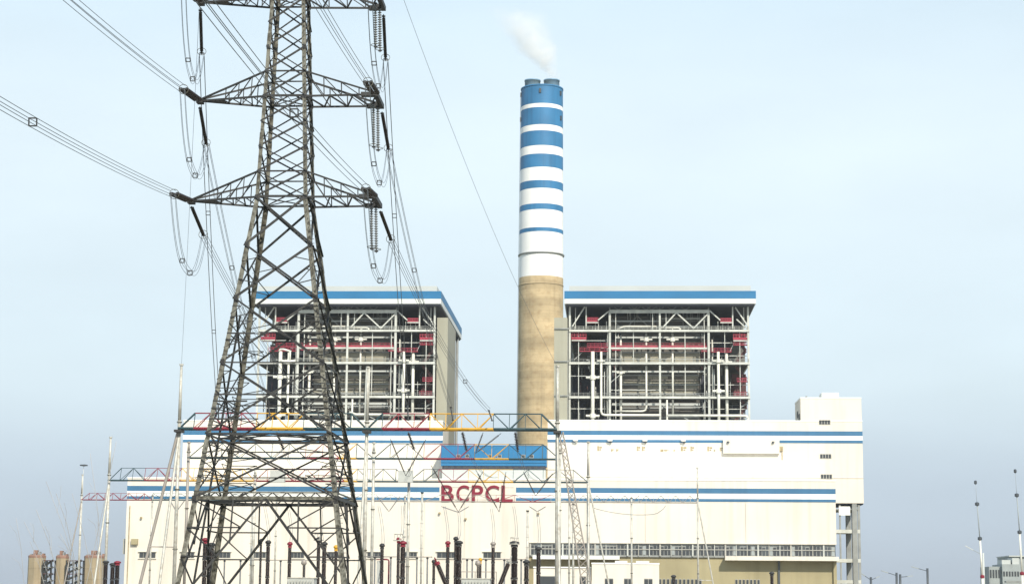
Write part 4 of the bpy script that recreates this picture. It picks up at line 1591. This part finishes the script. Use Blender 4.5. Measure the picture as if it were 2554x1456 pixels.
# --- third gantry
YG3 = 345.0
zG3, zt3 = P(900, 1200, YG3).z, P(900, 1169, YG3).z
gx3 = lambda v: P(v, 1195, YG3).x
g3 = thing('gantry', 'third switchyard gantry with a wide beam level with the blue stripes of the hall', 'gantry', (gx3(870), YG3, 0), 'switchyard gantries')
G3X = [gx3(272), gx3(636), gx3(1020), gx3(1467)]
for x, v in zip(G3X, (1092, 1168, 1168, 1100)):
    post(g3, x, YG3, P(300, v, YG3).z, zG3, .26)
ctz = [((gx3(200), 2), (gx3(348), 0), (gx3(452), 1), (gx3(500), 1)), ((gx3(600), 0), (gx3(745), 0), (gx3(858), 1), (gx3(900), 2)),
       ((gx3(1000), 2), (gx3(1098), 0), (gx3(1185), 1), (gx3(1262), 2))]
for (a, b), c in zip(zip(G3X, G3X[1:]), ctz):
    beam(g3, a, b, YG3, zG3, zt3, c, 12, .2, .085)
bar('raking_leg', (G3X[0], YG3, zG3 - .4), (G3X[0] - 1.0, YG3 - 5, 0), .36, M['tube'], g3, 'tube')
bar('raking_leg', (G3X[3] + .1, YG3, zG3 - .4), (G3X[3] + 4.6, YG3, 0), .3, M['tube'], g3, 'tube')
bar('raking_leg', (G3X[3], YG3, zG3 - .4), (G3X[3] + .2, YG3 - 5, 0), .3, M['tube'], g3, 'tube')
for v in (693, 1012):
    p = P(v, 1197, YG3 - 1.4)
    boxobj('junction_box', p.x - 1.3, p.x + 1.3, p.y - .8, p.y + .3, p.z - .4, p.z + 1.7, M['cabinet'], g3)
# --- fourth gantry, the farthest and widest
YG4 = 420.0
zG4, zt4 = P(1500, 1252, YG4).z, P(1500, 1235, YG4).z
zG4 = min(zG4, 23)
gx4 = lambda v: P(v, 1250, YG4).x
g4 = thing('gantry', 'farthest and widest gantry, thin beam below the hall stripes ending at a slim mast', 'gantry', (gx4(970), YG4, 0), 'switchyard gantries')
G4X = [gx4(203), gx4(380), gx4(690), gx4(1010), gx4(1420), gx4(1575), gx4(1740)]
for i, x in enumerate(G4X):
    post(g4, x, YG4, P(1740, 1168, YG4).z if i == 6 else (P(200, 1185, YG4).z if i == 0 else zt4), zG4, .2, M['tube'])
for i, (a, b) in enumerate(zip(G4X, G4X[1:])):
    cuts = [[(a, 0)], [(a, 2)], [(a, -1)], [(a, -1), (gx4(1248), 0), (gx4(1390), -1)], [(a, -1)], [(a, -1)]][i]
    beam(g4, a, b, YG4, zG4, zt4, cuts, 9, .17, .09, 1.4, taper=(i in (0, 5)))
bar('raking_leg', (G4X[6] + .1, YG4, zG4 - .3), (G4X[6] + 4.2, YG4, 0), .3, M['tube'], g4, 'tube')
bar('tie', (G4X[6], YG4, 6.2), (G4X[6] + 3.0, YG4, 6.2), .16, M['tube'], g4, 'tube')
bar('raking_leg', (G4X[0], YG4, zG4 - .3), (G4X[0] - 2.6, YG4 - 4, 0), .26, M['tube2'], g4, 'tube')

# ------------------------------------------------------------------ strings and droppers in the switchyard
def gp(v, y, Y):
    return P(v, y, Y)


ph = ['red', 'yellow', 'blue']
cnt = 0
for (a, b), (c, d), Y, nm in (((1018, 1077), (1034, 1124), YG1, 'red part of the front beam beside the middle mast'), ((1153, 1077), (1164, 1124), YG1, 'yellow part of the front beam before the chimney gap'),
                              ((1285, 1077), (1292, 1126), YG1, 'blue part of the front beam before the chimney'), ((520, 1075), (545, 1120), YG1, 'red part of front beam inside the pylon'),
                              ((690, 1077), (708, 1122), YG1, 'yellow part of front beam inside the pylon')):
    string(gp(a, b, Y - .9), gp(c, d, Y - 1.0), f'thick dark insulator hanging below the {nm}', .30, group='gantry hanging insulators', rings=False)
vees = [((972, 1090), (1012, 1186), (1064, 1092), YG2 - 2), ((1205, 1078), (1186, 1130), (1250, 1080), YG2 - 2), ((1075, 1160), (1143, 1276), (1205, 1175), YG3 - 2),
        ((1186, 1170), (1245, 1276), (1262, 1176), YG3 - 2), ((1305, 1175), (1336, 1236), (1378, 1180), YG3 - 2), ((940, 1235), (970, 1275), (998, 1236), YG4 - 2),
        ((1100, 1262), (1144, 1277), (1170, 1262), YG4 - 3), ((1320, 1262), (1340, 1275), (1362, 1262), YG4 - 3), ((420, 1240), (440, 1275), (462, 1245), YG4 - 3)]
for i, (a, b, c, Y) in enumerate(vees):
    root = thing('insulator_string', ['V shaped thin insulator pair left of blue control building', 'V shaped thin insulator pair in front of chimney foot', 'V shaped insulator pair hanging over the letters B and C of sign',
                                     'V shaped insulator pair hanging over the letters C and L of sign', 'V shaped insulator pair under the blue end of third gantry beam', 'V shaped insulator pair under far beam beside the middle gantry mast',
                                     'V shaped busbar hanger below the letters BC', 'V shaped busbar hanger right of the letter L', 'V shaped hanger under far beam beside the raking leg'][i], 'insulator', P(*a, Y), 'V shaped strings')
    for q in (a, c):
        p0, p1 = P(*q, Y), P(*b, Y)
        d = p1 - p0
        x, y, z = axes(d)
        o = bpy.data.objects.new('insulator', ins_mesh(d.length * .8, .17, M['porcelain'] if i < 5 else M['greyins'], .2))
        mt = Matrix((x, y, z)).transposed().to_4x4()
        mt.translation = p0 + d * .1 - P(*a, Y)
        o.matrix_basis = mt
        o.parent = root
        col.objects.link(o)
        MB().path([p0, p0 + d * .1], .05, 5).build('link', M['galvdark'], root)
        MB().path([p0 + d * .9, p1], .05, 5).build('link', M['galvdark'], root)
drops = [((1108, 1262), (1117, 1352)), ((1144, 1277), (1141, 1345)), ((1225, 1268), (1230, 1356)), ((1281, 1262), (1286, 1346)), ((945, 1262), (955, 1358)), ((1003, 1260), (998, 1346)), ((1340, 1276), (1342, 1366)), ((720, 1270), (725, 1352)), ((660, 1262), (670, 1350)), ((800, 1265), (797, 1345))]
for i, (a, b) in enumerate(drops):
    p0, p1 = P(*a, 300), P(*b, 246)
    m = p0.lerp(p1, .5) + Vector((.5, 0, -1.2))
    pts = [p0 * (1 - t) ** 2 + m * 2 * t * (1 - t) + p1 * t * t for t in [k / 12 for k in range(13)]]
    bundle(pts, ['twin wire dropping to the red capped bushing below letter B', 'twin wire dropping to the two tall black columns below letter C', 'twin wire dropping to the pale capped bushing below the second C', 'twin wire dropping to the thickest ring crowned black column', 'twin wire dropping to the short bushing between pylon and red pipe frame', 'twin wire dropping to the red ring headed column by the red pipe frame', 'twin wire dropping to the column at the start of ribbon window', 'twin wire dropping to the red capped bushing inside the pylon', 'twin wire dropping to the very thin post inside the pylon', 'twin wire dropping to the ring topped column inside the pylon'][i], .3, .03, n4=2, group='dropper wires', name='dropper_wire', cat='cable')
# long busbar wires between the gantries
for v0, y0, v1, y1, Ya, Yb_, lb in ((1034, 1126, 1016, 1186, YG1, YG3, 'red'), (1165, 1126, 1240, 1190, YG1, YG3, 'yellow'), (1292, 1128, 1338, 1195, YG1, YG3, 'blue'),
                                  (545, 1122, 480, 1190, YG1, YG3, 'pylon side red'), (708, 1124, 770, 1190, YG1, YG3, 'pylon side yellow')):
    bundle(sagline(P(v0, y0, Ya - 1), P(v1, y1, Yb_), 1.2, 12), f'twin connecting wire from the {lb} hanging insulator to the third gantry', .3, .03, n4=2, group='connecting wires', name='dropper_wire', cat='cable')
p0, p1 = P(1495, 1262, YG4 - .5), P(1660, 1258, YG4 - .5)
bundle(sagline(P(1480, 1266, YG4 - 1), P(1628, 1282, YG4 - 1), .6, 10) + [P(1640, 1279, YG4 - 1), P(1655, 1268, YG4 - 1), P(1660, 1260, YG4 - 1)], 'slack wire curling up to the far beam beside slim mast', r=.06, n4=1, group='connecting wires', name='dropper_wire', cat='cable')


# ------------------------------------------------------------------ bushings, arresters and other yard equipment
def bushing(v, vtop, Y, r, label, cap='galvdark', group='porcelain bushing columns', crown=False, splits=1, gap=False):
    top = P(v, vtop, Y)
    zbot = 2.6
    root = thing('insulator_column', label, 'insulator', (top.x, Y, 0), group)
    b = MB()
    b.box(top.x - .22, top.x + .22, Y - .22, Y + .22, 0, zbot - .2)
    b.box(top.x - .5, top.x + .5, Y - .5, Y + .5, zbot - .2, zbot)
    b.build('support', M['tube'], root)
    L = (top.z - zbot) / splits
    me = ins_mesh(L - .25, r, M['porcelain'], .15, .74)
    for s in range(splits):
        o = bpy.data.objects.new('insulator', me)
        o.location = (0, 0, zbot + s * L)
        o.parent = root
        col.objects.link(o)
        MB().lathe([(r * .95, 0), (r * .95, .25)], (top.x, Y, zbot + (s + 1) * L - .25), 10).build('flange', M['galvdark'] if s < splits - 1 else M[cap], root)
    t = MB()
    t.lathe([(r * .6, 0), (r * 1.3, .12), (r * 1.3, .34), (r * .5, .5)], (top.x, Y, top.z), 12)
    t.build('cap', M[cap], root, True)
    if crown:
        q = MB()
        rr = .62
        q.path([(top.x + rr * math.cos(a), Y + rr * math.sin(a), top.z + .1) for a in [2 * math.pi * i / 16 for i in range(17)]], .06, 6)
        q.path([(top.x + rr * .8 * math.cos(a), Y + rr * .8 * math.sin(a), top.z + .9) for a in [2 * math.pi * i / 16 for i in range(17)]], .06, 6)
        for k in range(4):
            a = k * math.pi / 2 + .4
            q.bar((top.x + rr * math.cos(a), Y + rr * math.sin(a), top.z + .1), (top.x + rr * .8 * math.cos(a), Y + rr * .8 * math.sin(a), top.z + .9), .07)
        q.build('corona_ring', M['tube'], root)
    return root


EQ = [(512, 1350, .26, 'phred', 0, 'dark bushing with red head inside the pylon, nearest its rear left leg'), (528, 1362, .30, 'galvdark', 0, 'stout black bushing column inside the pylon beside the red headed one'),
      (651, 1352, .13, 'galvdark', 0, 'very thin black post insulator inside the pylon'), (669, 1356, .22, 'galvdark', 0, 'black bushing inside the pylon beside the very thin post'),
      (723, 1360, .2, 'phred', 0, 'brown bushing with red cap between two slit windows inside the pylon'), (795, 1348, .2, 'galvdark', 1, 'ring topped black column inside the pylon'),
      (809, 1360, .24, 'galvdark', 0, 'plain black column close beside the ring topped one'), (838, 1368, .18, 'phyel', 0, 'dark bushing with yellow cap beside pylon front right leg'),
      (953, 1364, .2, 'galvdark', 0, 'short dark bushing between the pylon and red pipe frame'), (994, 1349, .17, 'phred', 1, 'thin dark column with red ring head beside the red pipe frame'),
      (1005, 1358, .28, 'phred', 0, 'thick black column with red cap next to the red pipe frame'), (1082, 1404, .16, 'galvdark', 0, 'short thin black column left of the red headed sloping bushing'),
      (1117, 1358, .2, 'phred', 0, 'brown bushing with broad red cap below the letter B'), (1137, 1347, .19, 'galvdark', 0, 'thinner of two tall black columns below the letter C'),
      (1145, 1357, .28, 'galvdark', 0, 'thicker of two tall black columns below the letter C'), (1198, 1400, .14, 'phyel', 0, 'short thin column with yellow head beside brown transformer'),
      (1230, 1360, .2, 'tube2', 0, 'brown bushing with pale cap in front of slit window below the second C'), (1283, 1358, .36, 'galvdark', 1, 'thickest black column with silver ring crown below the letter L'),
      (1313, 1405, .26, 'galvdark', 0, 'short black column beside the thickest ring crowned column'), (1343, 1372, .24, 'galvdark', 0, 'brown black column at the start of the ribbon window'),
      (1680, 1440, .2, 'galvdark', 0, 'lone short black column before the khaki wall beside slim gantry leg'), (1925, 1432, .2, 'galvdark', 0, 'lone short black column before the khaki wall under long canopy'),
      (264, 1404, .26, 'galvdark', 0, 'dark bushing beside the gantry mast left of turbine hall'), (281, 1410, .26, 'galvdark', 0, 'middle dark bushing of three left of turbine hall'), (293, 1405, .28, 'phred', 0, 'dark bushing with red cap left of turbine hall corner')]
for v, t_, r, cp, cr, lb in EQ:
    bushing(v, t_, 245 if v > 400 and v < 1500 else 330, r * (1.35 if v > 400 and v < 1500 else 1.7), lb, cp, crown=bool(cr), splits=3 if t_ < 1362 else 2)
# sloping bushings
for (a, b), (c, d), cp, lb in (((1120, 1475), (1092, 1408), 'phred', 'sloping black bushing with red head'), ((1240, 1475), (1268, 1404), 'tube', 'sloping black bushing with silver head beside the ring crowned column')):
    p0, p1 = P(a, b, 240), P(c, d, 240)
    root = thing('sloping_bushing', lb, 'insulator', (p0.x, 240, 0), 'sloping bushings')
    dd = p1 - p0
    x, y, z = axes(dd)
    o = bpy.data.objects.new('insulator', ins_mesh(dd.length, .34, M['porcelain'], .15, .74))
    mt = Matrix((x, y, z)).transposed().to_4x4()
    mt.translation = p0 - Vector((p0.x, 240, 0))
    o.matrix_basis = mt
    o.parent = root
    col.objects.link(o)
    h = MB()
    h.bar(p1, p1 + dd.normalized() * .4, .7, .7, 10)
    h.bar(p1 + dd.normalized() * .3 - x * .6, p1 + dd.normalized() * .3 + x * .6, .2)
    h.bar(p1 + dd.normalized() * .3, p1 + dd.normalized() * 1.0 + x * .3, .12)
    h.build('head', M[cp], root)
    MB().box(p0.x - .6, p0.x + .6, 239.2, 240.8, 0, p0.z).build('tank', M['cabinet'], root)
# transformers / cabinets
for a, b, t_, lb in ((717, 783, 1441, 'grey equipment tank inside the pylon'), (1151, 1222, 1443, 'grey equipment tank below the letters of the sign')):
    x0, x1 = P(a, 1440, 238).x, P(b, 1440, 238).x
    zt_ = P(a, t_, 238).z
    root = thing('equipment_tank', lb, 'transformer', ((x0 + x1) / 2, 239, 0), 'grey tanks')
    boxobj('tank', x0, x1, 238, 240.4, .3, zt_, M['cabinet'], root)
    boxobj('lid', x0 - .1, x1 + .1, 237.9, 240.5, zt_, zt_ + .12, M['tube'], root)
    for i in range(9):
        x = x0 + .2 + (x1 - x0 - .4) * i / 8
        boxobj('cooling_fin', x - .04, x + .04, 237.6, 238, .5, zt_ - .2, M['cabinet'], root)
    for s, hh in ((.55, 1.5),):
        x = x0 + (x1 - x0) * s
        o = bpy.data.objects.new('insulator', ins_mesh(hh, .24, M['porcelain'], .15))
        o.location = Vector((x, 239.2, zt_ + .12)) - ORIG[root.name]
        o.parent = root
        col.objects.link(o)
        MB().lathe([(.2, 0), (.36, .2), (.3, .6), (.1, .7)], (x, 239.2, zt_ + .12 + hh), 10).build('cap', M['tube2'], root, True)
x0, x1 = P(957, 1395, 250).x, P(970, 1395, 250).x
z1_ = P(960, 1394, 250).z
rp_ = thing('red_pipe_frame', 'bright red pipe bent over a grey panel beside the pylon', 'pipe', (x1, 250, 0))
MB().path([(x0, 250, z1_)] + [(x1 - .25, 250, z1_), (x1 - .07, 250, z1_ - .07), (x1, 250, z1_ - .25)] + [(x1, 250, 0)], .1, 8).build('pipe', M['phred'], rp_, True)
boxobj('panel', P(941, 1395, 251).x, P(955, 1395, 251).x, 250.6, 251.2, 0, P(945, 1398, 251).z, M['cabinet'], rp_)
bar('bracket', (x0, 250, z1_), (P(941, 1395, 251).x, 250.7, z1_), .12, M['phred'], rp_)
# slim pale post insulators carrying a thin busbar tube
for j, (vs, t_, Y, lb) in enumerate((((905, 935, 975, 1040, 1066), 1392, 268, 'slim pale post insulator carrying a thin busbar near the red pipe frame'), ((1165, 1178, 1212, 1258, 1300), 1398, 262, 'slim pale post insulator carrying a thin busbar below the sign'), ((560, 600, 700, 760, 860), 1400, 266, 'slim pale post insulator carrying a thin busbar behind the pylon feet'))):
    zt_ = P(vs[0], t_, Y).z
    for v in vs:
        x = P(v, t_, Y).x
        root = thing('post_insulator', lb, 'insulator', (x, Y, 0), 'slim pale post insulators ' + ('by the pipe frame', 'below the sign', 'behind the pylon')[j])
        bar('support', (x, Y, 0), (x, Y, 3.2), .16, M['tube2'], root, 'tube')
        o = bpy.data.objects.new('insulator', ins_mesh(zt_ - 3.2, .15, M['greyins'], .16, .55))
        o.location = (0, 0, 3.2)
        o.parent = root
        col.objects.link(o)
        MB().lathe([(.1, 0), (.2, .1), (.1, .25)], (x, Y, zt_), 8).build('clamp', M['galvdark'], root)
    bb = thing('busbar', ('thin busbar tube on pale posts near the red pipe frame', 'thin busbar tube on pale posts below the sign', 'thin busbar tube on pale posts behind the pylon feet')[j], 'busbar', (P(vs[0], t_, Y).x, Y, zt_ + .2), 'busbar tubes')
    xa, xb = P(vs[0], t_, Y).x - .6, P(vs[-1], t_, Y).x + .6
    MB().path([(xa, Y, zt_ + .28), (xb, Y, zt_ + .28)], .06, 8).build('tube', M['tube2'], bb, True)
    for x in (xa, xb):
        MB().lathe([(.03, -.1), (.12, 0), (.03, .1)], (x, Y, zt_ + .28), 8).build('end_cap', M['tube2'], bb)
# low rail behind the tanks
rr_ = thing('pipe_railing', 'thin brown rail frame behind grey tank below the sign', 'railing', (P(1190, 1430, 255).x, 255, 0))
za = P(1190, 1425, 255).z
for v in (1150, 1185, 1238):
    x = P(v, 1430, 255).x
    bar('rail_post', (x, 255, 0), (x, 255, za), .1, M['tube2'], rr_)
bar('rail', (P(1148, 1430, 255).x, 255, za), (P(1239, 1430, 255).x, 255, za), .1, M['tube2'], rr_)
# slender grey lattice mast and extra posts behind
for v, t_, Y, lb in ((630, 1262, 360, 'slim grey pole seen through the pylon under the ring beam'), (1053, 1230, 380, 'slim grey pole left of the letter B'), (1316, 1275, 380, 'slim grey ladder pole right of the letter L'), (1430, 1258, 370, 'slim grey pole behind the raking lattice leg')):
    p = P(v, t_, Y)
    r_ = thing('pole', lb, 'pole', (p.x, Y, 0), 'slim grey poles')
    MB().path([(p.x, Y, 0), (p.x, Y, p.z)], .2, 8).build('shaft', M['tube'], r_, True)
    MB().lathe([(.3, 0), (.3, .25)], (p.x, Y, p.z), 10).build('cap', M['galvdark'], r_)
    for k in range(8):
        bar('rung', (p.x - .4, Y - .2, 2 + k * (p.z - 3) / 8), (p.x + .4, Y - .2, 2 + k * (p.z - 3) / 8), .07, M['tube2'], r_)

# ================================================================== masts and lamps on the right
for vb, js, lb in ((2450, ((2433, 1203), (2437, 1257), (2444, 1343), (2450, 1438)), 'tapering white lightning mast with dark joints, standing left of the grey far building'),
                   (2549, ((2532, 1175), (2536, 1235), (2543, 1327), (2549, 1430)), 'tapering white lightning mast with red collar, standing in front of the grey far building')):
    Y = 380.0
    base = P(vb + 2, 1456, Y)
    root = thing('lightning_mast', lb, 'mast', (base.x, Y, 0), 'lightning masts')
    pts = [P(*j, Y) for j in js]
    x = base.x
    zs = [0] + [p.z for p in reversed(pts)]
    xs_ = [base.x + .15] + [p.x for p in reversed(pts)]
    rs = [.27, .19, .10, .035]
    for i in range(4):
        MB().path([(xs_[i], Y, zs[i]), (xs_[i + 1], Y, zs[i + 1])], rs[i], 10).build('section', M['pipe'] if i < 2 else M['farwall'], root, True)
    for i in range(1, 5):
        MB().lathe([(.15, -.3), (.42 if i < 4 else .28, -.15), (.42 if i < 4 else .28, .3), (.12, .45)], (xs_[i], Y, zs[i]), 10).build('joint', M['phred'] if i == 1 else M['lamp'], root)
for i, (v, t_, arms, lb) in enumerate(((2172, 1438, ((-27, -11), (22, -2)), 'dark twin arm street lamp beside the steel trestle'), (2236, 1427, ((-38, -5),), 'dark single arm street lamp with arm pointing to the trestle, left of a close pair'),
                                       (2245, 1431, ((32, 4),), 'dark single arm street lamp with arm pointing away from trestle, right of a close pair'), (2313, 1416, ((-40, -4),), 'tallest dark street lamp, standing alone between the lamp pair and the masts'),
                                       (2452, 1378, ((-45, -18),), 'pale street lamp arm reaching out from behind the left lightning mast'))):
    Y = 345.0 if i < 4 else 400.0
    p = P(v, t_, Y)
    root = thing('street_lamp', lb, 'street lamp', (p.x, Y, 0), 'street lamps')
    MB().lathe([(.2, 0), (.2, p.z)], (p.x, Y, 0), 10).build('pole', M['lamp'] if i < 4 else M['lightgrey'], root, True)
    for dx, dy in arms:
        e_ = P(v + dx, t_ + dy, Y)
        st = Vector((p.x, Y, p.z - .5))
        MB().path([st, st.lerp(e_, .6)], .06, 6).build('arm', M['lamp'] if i < 4 else M['farwall'], root, True)
        hd = MB()
        hd.bar(st.lerp(e_, .55), e_, .3, .14)
        hd.build('lamp_head', M['farwall'] if i < 4 else M['lightgrey'], root)

# far grey building
YF = 850.0
fx = lambda v: P(v, 1430, YF).x
fz = lambda v: P(2500, v, YF).z
fb = thing('far_building', 'grey industrial building far behind the right lightning mast', 'building', (fx(2502), YF, 0))
boxobj('wall', fx(2467), fx(2498), YF, YF + 20, 0, fz(1412), M['farwall'], fb)
boxobj('wall', fx(2498), fx(2546), YF - 2, YF + 20, 0, fz(1406), M['farwall'], fb)
boxobj('tower', fx(2502), fx(2524), YF + 2, YF + 12, fz(1406), fz(1395), M['lightgrey'], fb)
boxobj('tower', fx(2528), fx(2545), YF + 2, YF + 12, fz(1406), fz(1390), M['lightgrey'], fb)
for i in range(6):
    a = 2500 + i * 7
    boxobj('window', fx(a), fx(a + 4), YF - 2.2, YF - 2, fz(1436), fz(1424), M['glass'], fb)
for i in range(4):
    a = 2469 + i * 7
    boxobj('window', fx(a), fx(a + 4), YF - .2, YF, fz(1440), fz(1420), M['glass'], fb)
boxobj('pipe_rack', fx(2500), fx(2560), YF - 8, YF - 4, fz(1452), fz(1448), M['steelgrey'], fb)
fb2 = thing('far_building', 'pale grey far building at the foot of the red collared lightning mast', 'building', (fx(2565), YF + 30, 0))
boxobj('wall', fx(2546), fx(2600), YF + 24, YF + 50, 0, fz(1384), M['farwall'], fb2)
boxobj('roof', fx(2545), fx(2601), YF + 23, YF + 51, fz(1384), fz(1381), M['lightgrey'], fb2)

# far silos on the left
YS = 800.0
sx_ = lambda v: P(v, 1420, YS).x
sz_ = lambda v: P(150, v, YS).z
for i, (a, b, t_, lb) in enumerate(((62, 103, 1390, 'beige concrete silo with red cap, farthest from the turbine hall'), (131, 161, 1391, 'narrow beige concrete silo in the middle of three'), (203, 256, 1390, 'broad beige concrete silo nearest the turbine hall'))):
    x0, x1 = sx_(a), sx_(b)
    r = (x1 - x0) / 2
    c = ((x0 + x1) / 2, YS + 5, 0)
    root = thing('silo', lb, 'silo', c, 'far silos')
    zt_ = sz_(t_)
    MB().lathe([(r * 1.08, 0), (r * 1.08, zt_)], (c[0], c[1], 0), 8).build('shell', M['silo'], root)
    MB().lathe([(r * 1.1, 0), (r * 1.1, .9), (r * .9, 1.3), (.2, 1.4)], (c[0], c[1], zt_), 8).build('cap', M['silocap'], root)
    for q_ in range(4):
        xq = c[0] - r * .8 + q_ * r * .5
        MB().box(xq, xq + r * .22, c[1] - 1.5, c[1] + 1, zt_ + 1, zt_ + 1.6 + (q_ * 37 % 5) * .25).build('roof_gear', M['silocap'] if q_ % 2 else M['steelgrey'], root)
    MB().box(c[0] - r * .4, c[0] + r * .1, c[1] - 1, c[1] + 1, zt_ + 1.5, zt_ + 3.2).build('roof_box', M['silocap'], root)
    for k in range(3):
        MB().lathe([(r * 1.1, 0), (r * 1.1, .25)], (c[0], c[1], zt_ * (.25 + .25 * k)), 8).build('band', M['silo'], root)
for a, b, lb in ((105, 130, 'dark steel stair frame between the red capped silo and the narrow silo'), (163, 201, 'dark steel stair frame between the narrow silo and broad silo')):
    x0, x1 = sx_(a), sx_(b)
    root = thing('stair_frame', lb, 'stair tower', ((x0 + x1) / 2, YS, 0), 'silo stair frames')
    zt_ = sz_(1396)
    for x in (x0 + .3, (x0 + x1) / 2, x1 - .3):
        for yy in (YS, YS + 5):
            bar('column', (x, yy, 0), (x, yy, zt_), .4, M['galvdark'], root)
    for k in range(6):
        z = zt_ * (k + 1) / 6
        boxobj('landing', x0, x1, YS, YS + 5, z - .3, z, M['rust'] if k % 2 else M['steelgrey'], root)
        bar('stair_flight', (x0, YS + 1, z - zt_ / 6), (x1, YS + 1, z), .4, M['galvdark'], root, h=.9)
# thin lamp mast far left
p = P(209, 1160, 620)
lm = thing('lamp_mast', 'very thin lamp mast with a small dark head left of the turbine hall', 'lamp post', (p.x, 620, 0))
MB().lathe([(.16, 0), (.05, p.z)], (p.x, 620, 0), 8).build('pole', M['pipe'], lm, True)
MB().lathe([(.2, -.25), (1.3, -.1), (1.3, .2), (.2, .35)], (p.x, 620, p.z), 12).build('head', M['lamp'], lm)
# low post at the silos
p = P(80, 1438, 500)

# ================================================================== reeds near the camera
rnd = random.Random(11)
reeds = [((150, 1456), (90, 1270), 0), ((185, 1390), (140, 1230), 0), ((200, 1456), (115, 1200), 1), ((185, 1420), (150, 1330), 1), ((215, 1456), (290, 1100), 2), ((255, 1420), (225, 1130), 2), ((130, 1456), (60, 1300), 3), ((235, 1456), (180, 1230), 3), ((60, 1456), (40, 1290), 4), ((110, 1456), (75, 1350), 4), ((250, 1456), (238, 1320), 5)]
groups = {}
for a, b, k in reeds:
    groups.setdefault(k, []).append((a, b))
lbl = ['tall dry reed stems leaning left before the silos', 'dry reed pair crossing in front of the red capped silo', 'tallest dry reed stems beside the left gantry mast', 'dry reed stems before the narrow silo', 'short dry reeds farthest from the turbine hall', 'single upright dry reed at the broad silo']
for k, lst in groups.items():
    Yr = 26.0 + 2 * k
    b0 = P(*lst[0][0], Yr)
    root = thing('reed', lbl[k], 'reed', (b0.x, Yr, 0), 'dry reeds')
    for a, b in lst:
        p0, p1 = P(*a, Yr), P(*b, Yr)
        g0 = Vector((p0.x + .05, Yr, 0))
        pts = [g0, p0.lerp(g0, .3), p0, p0.lerp(p1, .5) + Vector((.02, 0, .03)), p1]
        MB().path(pts, .004, 4).build('stem', M['reed'], root, True)
        for j in range(2):
            q = p0.lerp(p1, rnd.uniform(.1, .7))
            e_ = q + Vector((rnd.uniform(-.25, .05), rnd.uniform(-.1, .1), rnd.uniform(.25, .5)))
            MB().path([q, q.lerp(e_, .5) + Vector((.02, 0, .05)), e_], .0025, 4).build('leaf_blade', M['reed'], root)

# ================================================================== haze
hb = MB().box(-700, 700, -120, 1150, -1.0, 262).build('haze', M['white'])
hm = bpy.data.materials.new('haze_air')
hm.use_nodes = True
hn = hm.node_tree
hn.nodes.clear()
ho = hn.nodes.new('ShaderNodeOutputMaterial')
hv = hn.nodes.new('ShaderNodeVolumePrincipled')
hv.inputs['Color'].default_value = (0.86, 0.92, 0.98, 1)
hv.inputs['Density'].default_value = 0.00005
hn.links.new(hv.outputs[0], ho.inputs['Volume'])
hb.data.materials.clear()
hb.data.materials.append(hm)
hb['kind'] = 'stuff'
